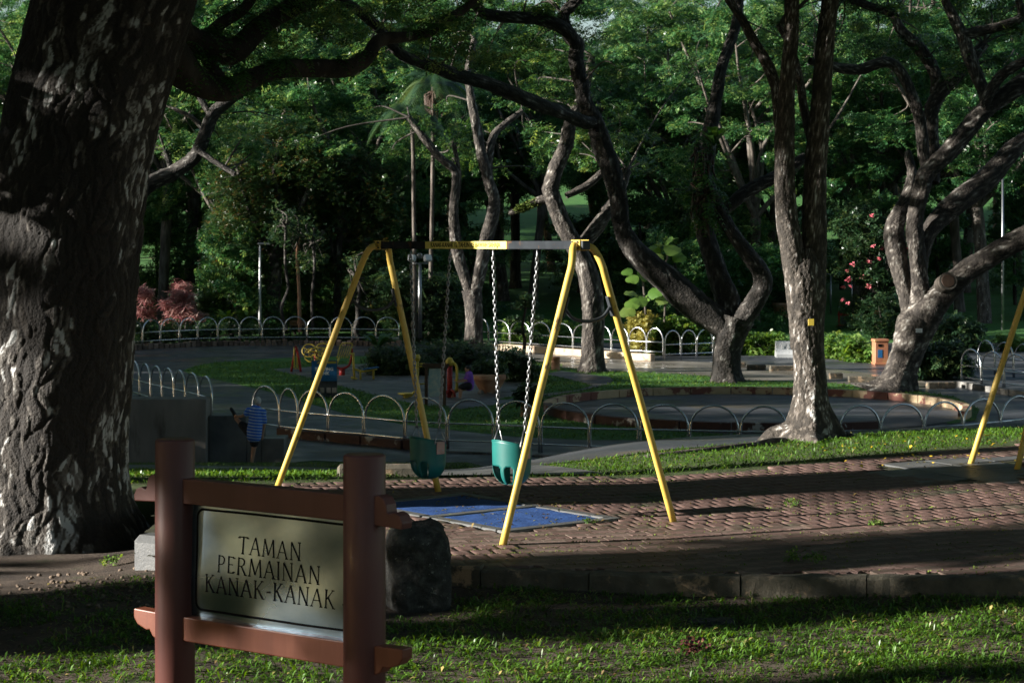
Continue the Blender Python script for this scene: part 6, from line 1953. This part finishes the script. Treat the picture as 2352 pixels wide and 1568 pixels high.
# weeds on the bricks
for (x, y, s_, lab) in ((1833,1288,.16,'leafy weed in the sunlit near edge of the bricks'), (1820,1162,.13,'low weed in the bricks right of the back swing leg'), (2010,1205,.12,'small weed in the dark band of bricks'), (1875,1290,.13,'second leafy weed at the near edge of the bricks'),
                        (1670,1073,.12,'weed at the back edge of the brick yard'), (1355,1200,.10,'tiny weed beside the blue mat frame'), (255,1300,.16,'bright sprig of leaves at the foot of the huge trunk'), (1590,1500,.17,'small dark red weed in the foreground grass')):
    if y > 1400 or x < 400: 
        c = None; z_ = -.13
        for _ in range(8):
            c = G(x, y, z_); z_ = float(Z(c.x, c.y))
        c = G(x, y, z_)
    else: c = GY(x, y)
    th = thing('weed', c, lab, 'weed', 'weeds')
    V, R = sprays(clump_points([(c.x, c.y, c.z+s_*.3, s_*.6)], 26, rg, .5), s_*.35, s_*.22, s_*.12, 2, rg)
    leaf_obj('leaves', V, R, m_leaf_maroon if 'red' in lab else m_leaf_light, th)
# fallen leaves
m_litter = M('fallen_leaves', [(.10,.055,.025),(.22,.15,.05),(.34,.27,.08),(.12,.16,.04)], rough=.7, attr='rnd', pos=[.1,.4,.7,.95])
X1, Y1 = scatter(420, -3, 6, 13.6, 21); k1 = inpoly(X1, Y1, YARD); Z1 = YZ(X1)+.006
X2, Y2 = scatter(1300, -4, 3.8, 10, 14.5); k2 = Y2 < 14-.232*X2; Z2 = Z(X2, Y2)+.012
X3, Y3 = scatter(160, -.7, .8, 16.0, 18.4); k3 = np.ones(len(X3), bool); Z3 = np.zeros(len(X3))+.008
X = np.concatenate([X1[k1], X2[k2], X3[k3]]); Y = np.concatenate([Y1[k1], Y2[k2], Y3[k3]]); Zl = np.concatenate([Z1[k1], Z2[k2], Z3[k3]])
V, R = blades(X, Y, Zl, .045, .009, rg, .12); R = np.repeat(rg.uniform(0, 1, len(X)), 4)
leaf_obj('leaf_litter', V, R, m_litter, None, 'stuff')
X, Y = scatter(90, 3.2, 5.8, 19.6, 22.3); Zp = np.maximum(Z(X, Y), YZ(X)) + .02
V, R = blades(X, Y, Zp, .045, .016, rg, .3)
leaf_obj('yellow_petals', V, R, M('yellow_petals', (.62,.42,.03), rough=.6), None, 'stuff')
# pebbles and clods on the bare soil at the big trunk
m_clod = M('soil_clods', [(.10,.07,.05),(.20,.15,.11)], scale=20, rough=.95)
mb = MB()
for _ in range(260):
    x, y = rg.normal(-3.0, .75), rg.normal(14.2, .6)
    if y > 14.6 - .2*x or rg.random() < .1: continue
    r = rg.uniform(.006, .022); mb.ball((x, y, float(Z(x, y))+r*.3), (r, r*rg.uniform(.6,1.2), r*.7), 6, 4)
o = mb.build('soil_clods', m_clod, None, fix=False); o['kind'] = 'stuff'

# ------------------------------------------------------------------ people
m_skin = M('skin', [(.42,.23,.15),(.50,.29,.20)], scale=8, rough=.55)
m_hair_w = M('white_hair', [(.42,.42,.42),(.55,.55,.55)], scale=30, rough=.7)
m_hair_b = M('dark_hair', [(.012,.009,.008),(.02,.016,.014)], scale=30, rough=.5)
m_shorts = M('black_shorts', [(.012,.012,.016),(.02,.02,.025)], scale=8, rough=.8)
m_purple = M('purple_shirt', [(.18,.06,.42),(.24,.09,.52)], scale=4, rough=.8)
m_shoe = M('black_shoes', (.012,.012,.014), rough=.5)
def stripes():
    m = bpy.data.materials.new('striped_shirt'); m.use_nodes = True
    N = m.node_tree.nodes; L = m.node_tree.links
    tc = N.new('ShaderNodeTexCoord'); wv_ = N.new('ShaderNodeTexWave'); wv_.bands_direction = 'Z'
    mp = N.new('ShaderNodeMapping'); mp.inputs['Rotation'].default_value = (0, -.12, 0)
    wv_.inputs['Scale'].default_value = 4.3; wv_.inputs['Distortion'].default_value = .6; wv_.inputs['Detail Scale'].default_value = 1.5
    r = N.new('ShaderNodeValToRGB'); e = r.color_ramp.elements
    e[0].position = .62; e[0].color = (.02,.13,.62,1); e[1].position = .74; e[1].color = (.34,.46,.66,1)
    L.new(tc.outputs['Object'], mp.inputs[0]); L.new(mp.outputs[0], wv_.inputs['Vector']); L.new(wv_.outputs['Fac'], r.inputs[0]); L.new(r.outputs[0], N['Principled BSDF'].inputs['Base Color'])
    N['Principled BSDF'].inputs['Roughness'].default_value = .85
    return m
def body(name, parent, mat, caps, balls=(), vox=.012, smooth=6):
    """capsules (list of (points, radii)) and ellipsoids fused to one skin"""
    mb = MB()
    for pts, rad in caps:
        q = catmull([(*tuple(p), r) for p, r in zip(pts, rad)], 6)
        mb.tube(q[:, :3], list(q[:, 3]), n=14)
        mb.ball(pts[0], rad[0], 12, 8); mb.ball(pts[-1], rad[-1], 12, 8)
    for c, r in balls: mb.ball(c, r, 16, 12)
    o = mb.build(name, mat, parent)
    rm = o.modifiers.new('fuse', 'REMESH'); rm.mode = 'VOXEL'; rm.voxel_size = vox; rm.use_smooth_shade = True
    sm = o.modifiers.new('soften', 'SMOOTH'); sm.iterations = smooth; sm.factor = .5
    return o
def hand_caps(w, d, side, size=1.0, curl=.5):
    """palm and five fingers from the wrist w along direction d; side = thumb direction"""
    w = Vector(w); d = Vector(d).normalized(); s = Vector(side); s = (s - d*s.dot(d)).normalized(); n = d.cross(s)
    k = .01*size; caps = [([w, w+d*4.5*k+s*.0, w+d*8*k], [2.6*k, 3.3*k, 3.0*k])]
    for i, ln in enumerate((6.6, 7.6, 7.1, 5.4)):
        b = w + d*8*k + s*(2.6-1.75*i)*k
        m_ = b + d*ln*.5*k + n*curl*.8*k; e = m_ + (d*(1-curl*.6) + n*curl).normalized()*ln*.5*k
        caps.append(([b, m_, e], [.95*k, .85*k, .7*k]))
    b = w + d*2.5*k + s*2.6*k
    caps.append(([b, b+(d*.7+s*.8).normalized()*3.4*k, b+(d*.7+s*.8).normalized()*3.4*k+(d+n*.4*curl).normalized()*2.8*k], [1.2*k, 1.0*k, .8*k]))
    return caps

# man in blue stripes, one heel up on the step
DM = 49.1
man = thing('person', P(583, 1070, DM), 'white-haired person in blue striped shirt stretching one leg up on the steps', 'person')
def Q(cx, cy, dy=0.0): return P(488.1+cx/7.80, 890+cy/7.80, DM+dy)
hip = Q(745, 860); kneeS = Q(742,1070,.03); ankS = Q(705,1335,.06)
kneeR = Q(560,700,.16); ankR = Q(415,545,.26)
shL, shR = Q(655,425,0.02), Q(893,440,.0)
caps = [([Q(810,350), Q(815,310), Q(812,270)], [.062,.058,.055]),
        ([Q(770,440), Q(775,600), Q(760,800)], [.15,.16,.165]),
        ([shL, shR], [.085,.085]),
        ([hip+Vector((.06,0,0)), kneeS, Q(728,1160,.08), ankS], [.098,.062,.058,.040]),
        ([Q(690,820), kneeR, Q(480,610,.2), ankR], [.10,.066,.056,.042]),
        ([shL, Q(545,500,-.02), Q(440,515,.18)], [.058,.043,.032]),
        ([shR, Q(925,640,-.02), Q(893,830,.02)], [.058,.043,.032])]
caps += hand_caps(Q(440,515,.18), Q(380,520,.26)-Q(440,515,.18), (0,0,1), 1.0, .8)
caps += hand_caps(Q(893,830,.02), (0.0,0,-1), (-1,0,0), 1.0, .4)
body('body', man, m_skin, caps, [(Q(812,250), (.078,.095,.112)), (Q(812,258,-.0)+Vector((-.075,.0,0)), (.012,.02,.03)), (Q(812,258)+Vector((.075,.0,0)), (.012,.02,.03))])
body('hair', man, m_hair_w, [], [(Q(811,236,-.015), (.088,.098,.105))], vox=.012)
body('shirt', man, stripes(), [([Q(772,420), Q(778,600), Q(752,780), Q(745,858)], [.165,.185,.195,.19]), ([shL, shR], [.105,.105]), ([shL, Q(598,470,-.01)], [.085,.075]), ([shR, Q(915,560,-.01), Q(922,610,-.01)], [.085,.08,.075]), ([Q(795,370), Q(805,345)], [.085,.07])], vox=.014)
body('shorts', man, m_shorts, [([Q(745,850), Q(750,920), Q(748,985)], [.16,.135,.115]), ([Q(720,840), Q(600,720,.12), Q(530,665,.17)], [.155,.12,.10])], vox=.014)
for pts in (([Q(712,1370,.08), Q(735,1385,-.02), Q(800,1392,-.10)], [.05,.05,.042]), ([Q(412,530,.27), Q(385,460,.26), Q(335,380,.26)], [.052,.05,.045])):
    body('shoe', man, m_shoe, [pts], vox=.012)

# person in purple on the lift seat
DWm = 70.8
wm = thing('person', P(1085, 912, DWm), 'person in purple top and black shorts sitting on the yellow lift seat', 'person')
def W(cx, cy, dy=0.0): return P((1650+cx/4.704)*.5742, (1330+cy/4.704)*.5742, DWm+dy)
caps = [([W(1045,770), W(1042,745)], [.06,.055]), ([W(1065,810), W(1070,920), W(1060,1005)], [.125,.15,.155]), ([W(1060,790,-.2), W(1070,795,.2)], [.075,.075]),
        ([W(1040,1010,-.12), W(915,1035,-.14), W(905,1120,-.14), W(895,1240,-.14)], [.11,.078,.068,.045]), ([W(1040,1010,.12), W(930,1050,.14), W(800,1110,.14), W(740,1230,.14)], [.11,.08,.068,.045]),
        ([W(1060,800,-.22), W(1030,890,-.26), W(900,915,-.28)], [.06,.048,.034]), ([W(1060,800,.2), W(980,880,.22), W(850,900,.1)], [.058,.045,.034])]
caps += hand_caps(W(900,915,-.28), (-1,.1,-.3), (0,0,1), 1, .6) + hand_caps(W(850,900,.1), (-1,0,.1), (0,0,1), 1, .8)
body('body', wm, m_skin, caps, [(W(1032,690), (.088,.085,.118)), (W(1000,700), (.02,.016,.022)), (W(1058,695,-.085), (.02,.012,.03))])
body('hair', wm, m_hair_b, [([W(1062,660,0), W(1075,690,0), W(1078,715,0)], [.08,.07,.05])], [(W(1045,660), (.098,.098,.085))], vox=.012)
for dy in (-.035, .035):
    MB().ball(W(1003,682,dy*.9-.02), (.012,.012,.010), 8, 6).build('eye', m_black, wm)
MB().ball(W(1004,722,-.01), (.014,.03,.008), 8, 6).build('mouth', M('lips', (.28,.08,.07), rough=.5), wm)
body('shirt', wm, m_purple, [([W(1062,790), W(1072,900), W(1062,1000)], [.145,.175,.185]), ([W(1060,792,-.2), W(1070,797,.2)], [.088,.088]), ([W(1060,800,-.22), W(1042,870,-.25)], [.085,.08]), ([W(1060,800,.2), W(1000,860,.22)], [.085,.075])], vox=.014)
body('shorts', wm, m_shorts, [([W(1055,1000,-.1), W(950,1015,-.14), W(915,1030,-.14)], [.15,.115,.1]), ([W(1055,1000,.1), W(950,1030,.14)], [.15,.11])], vox=.014)
for x, y, dy in ((885,1265,-.14), (728,1255,.14)):
    body('shoe', wm, m_shoe, [([W(x+10,y,dy), W(x-25,y+8,dy)], [.045,.04])], vox=.012)
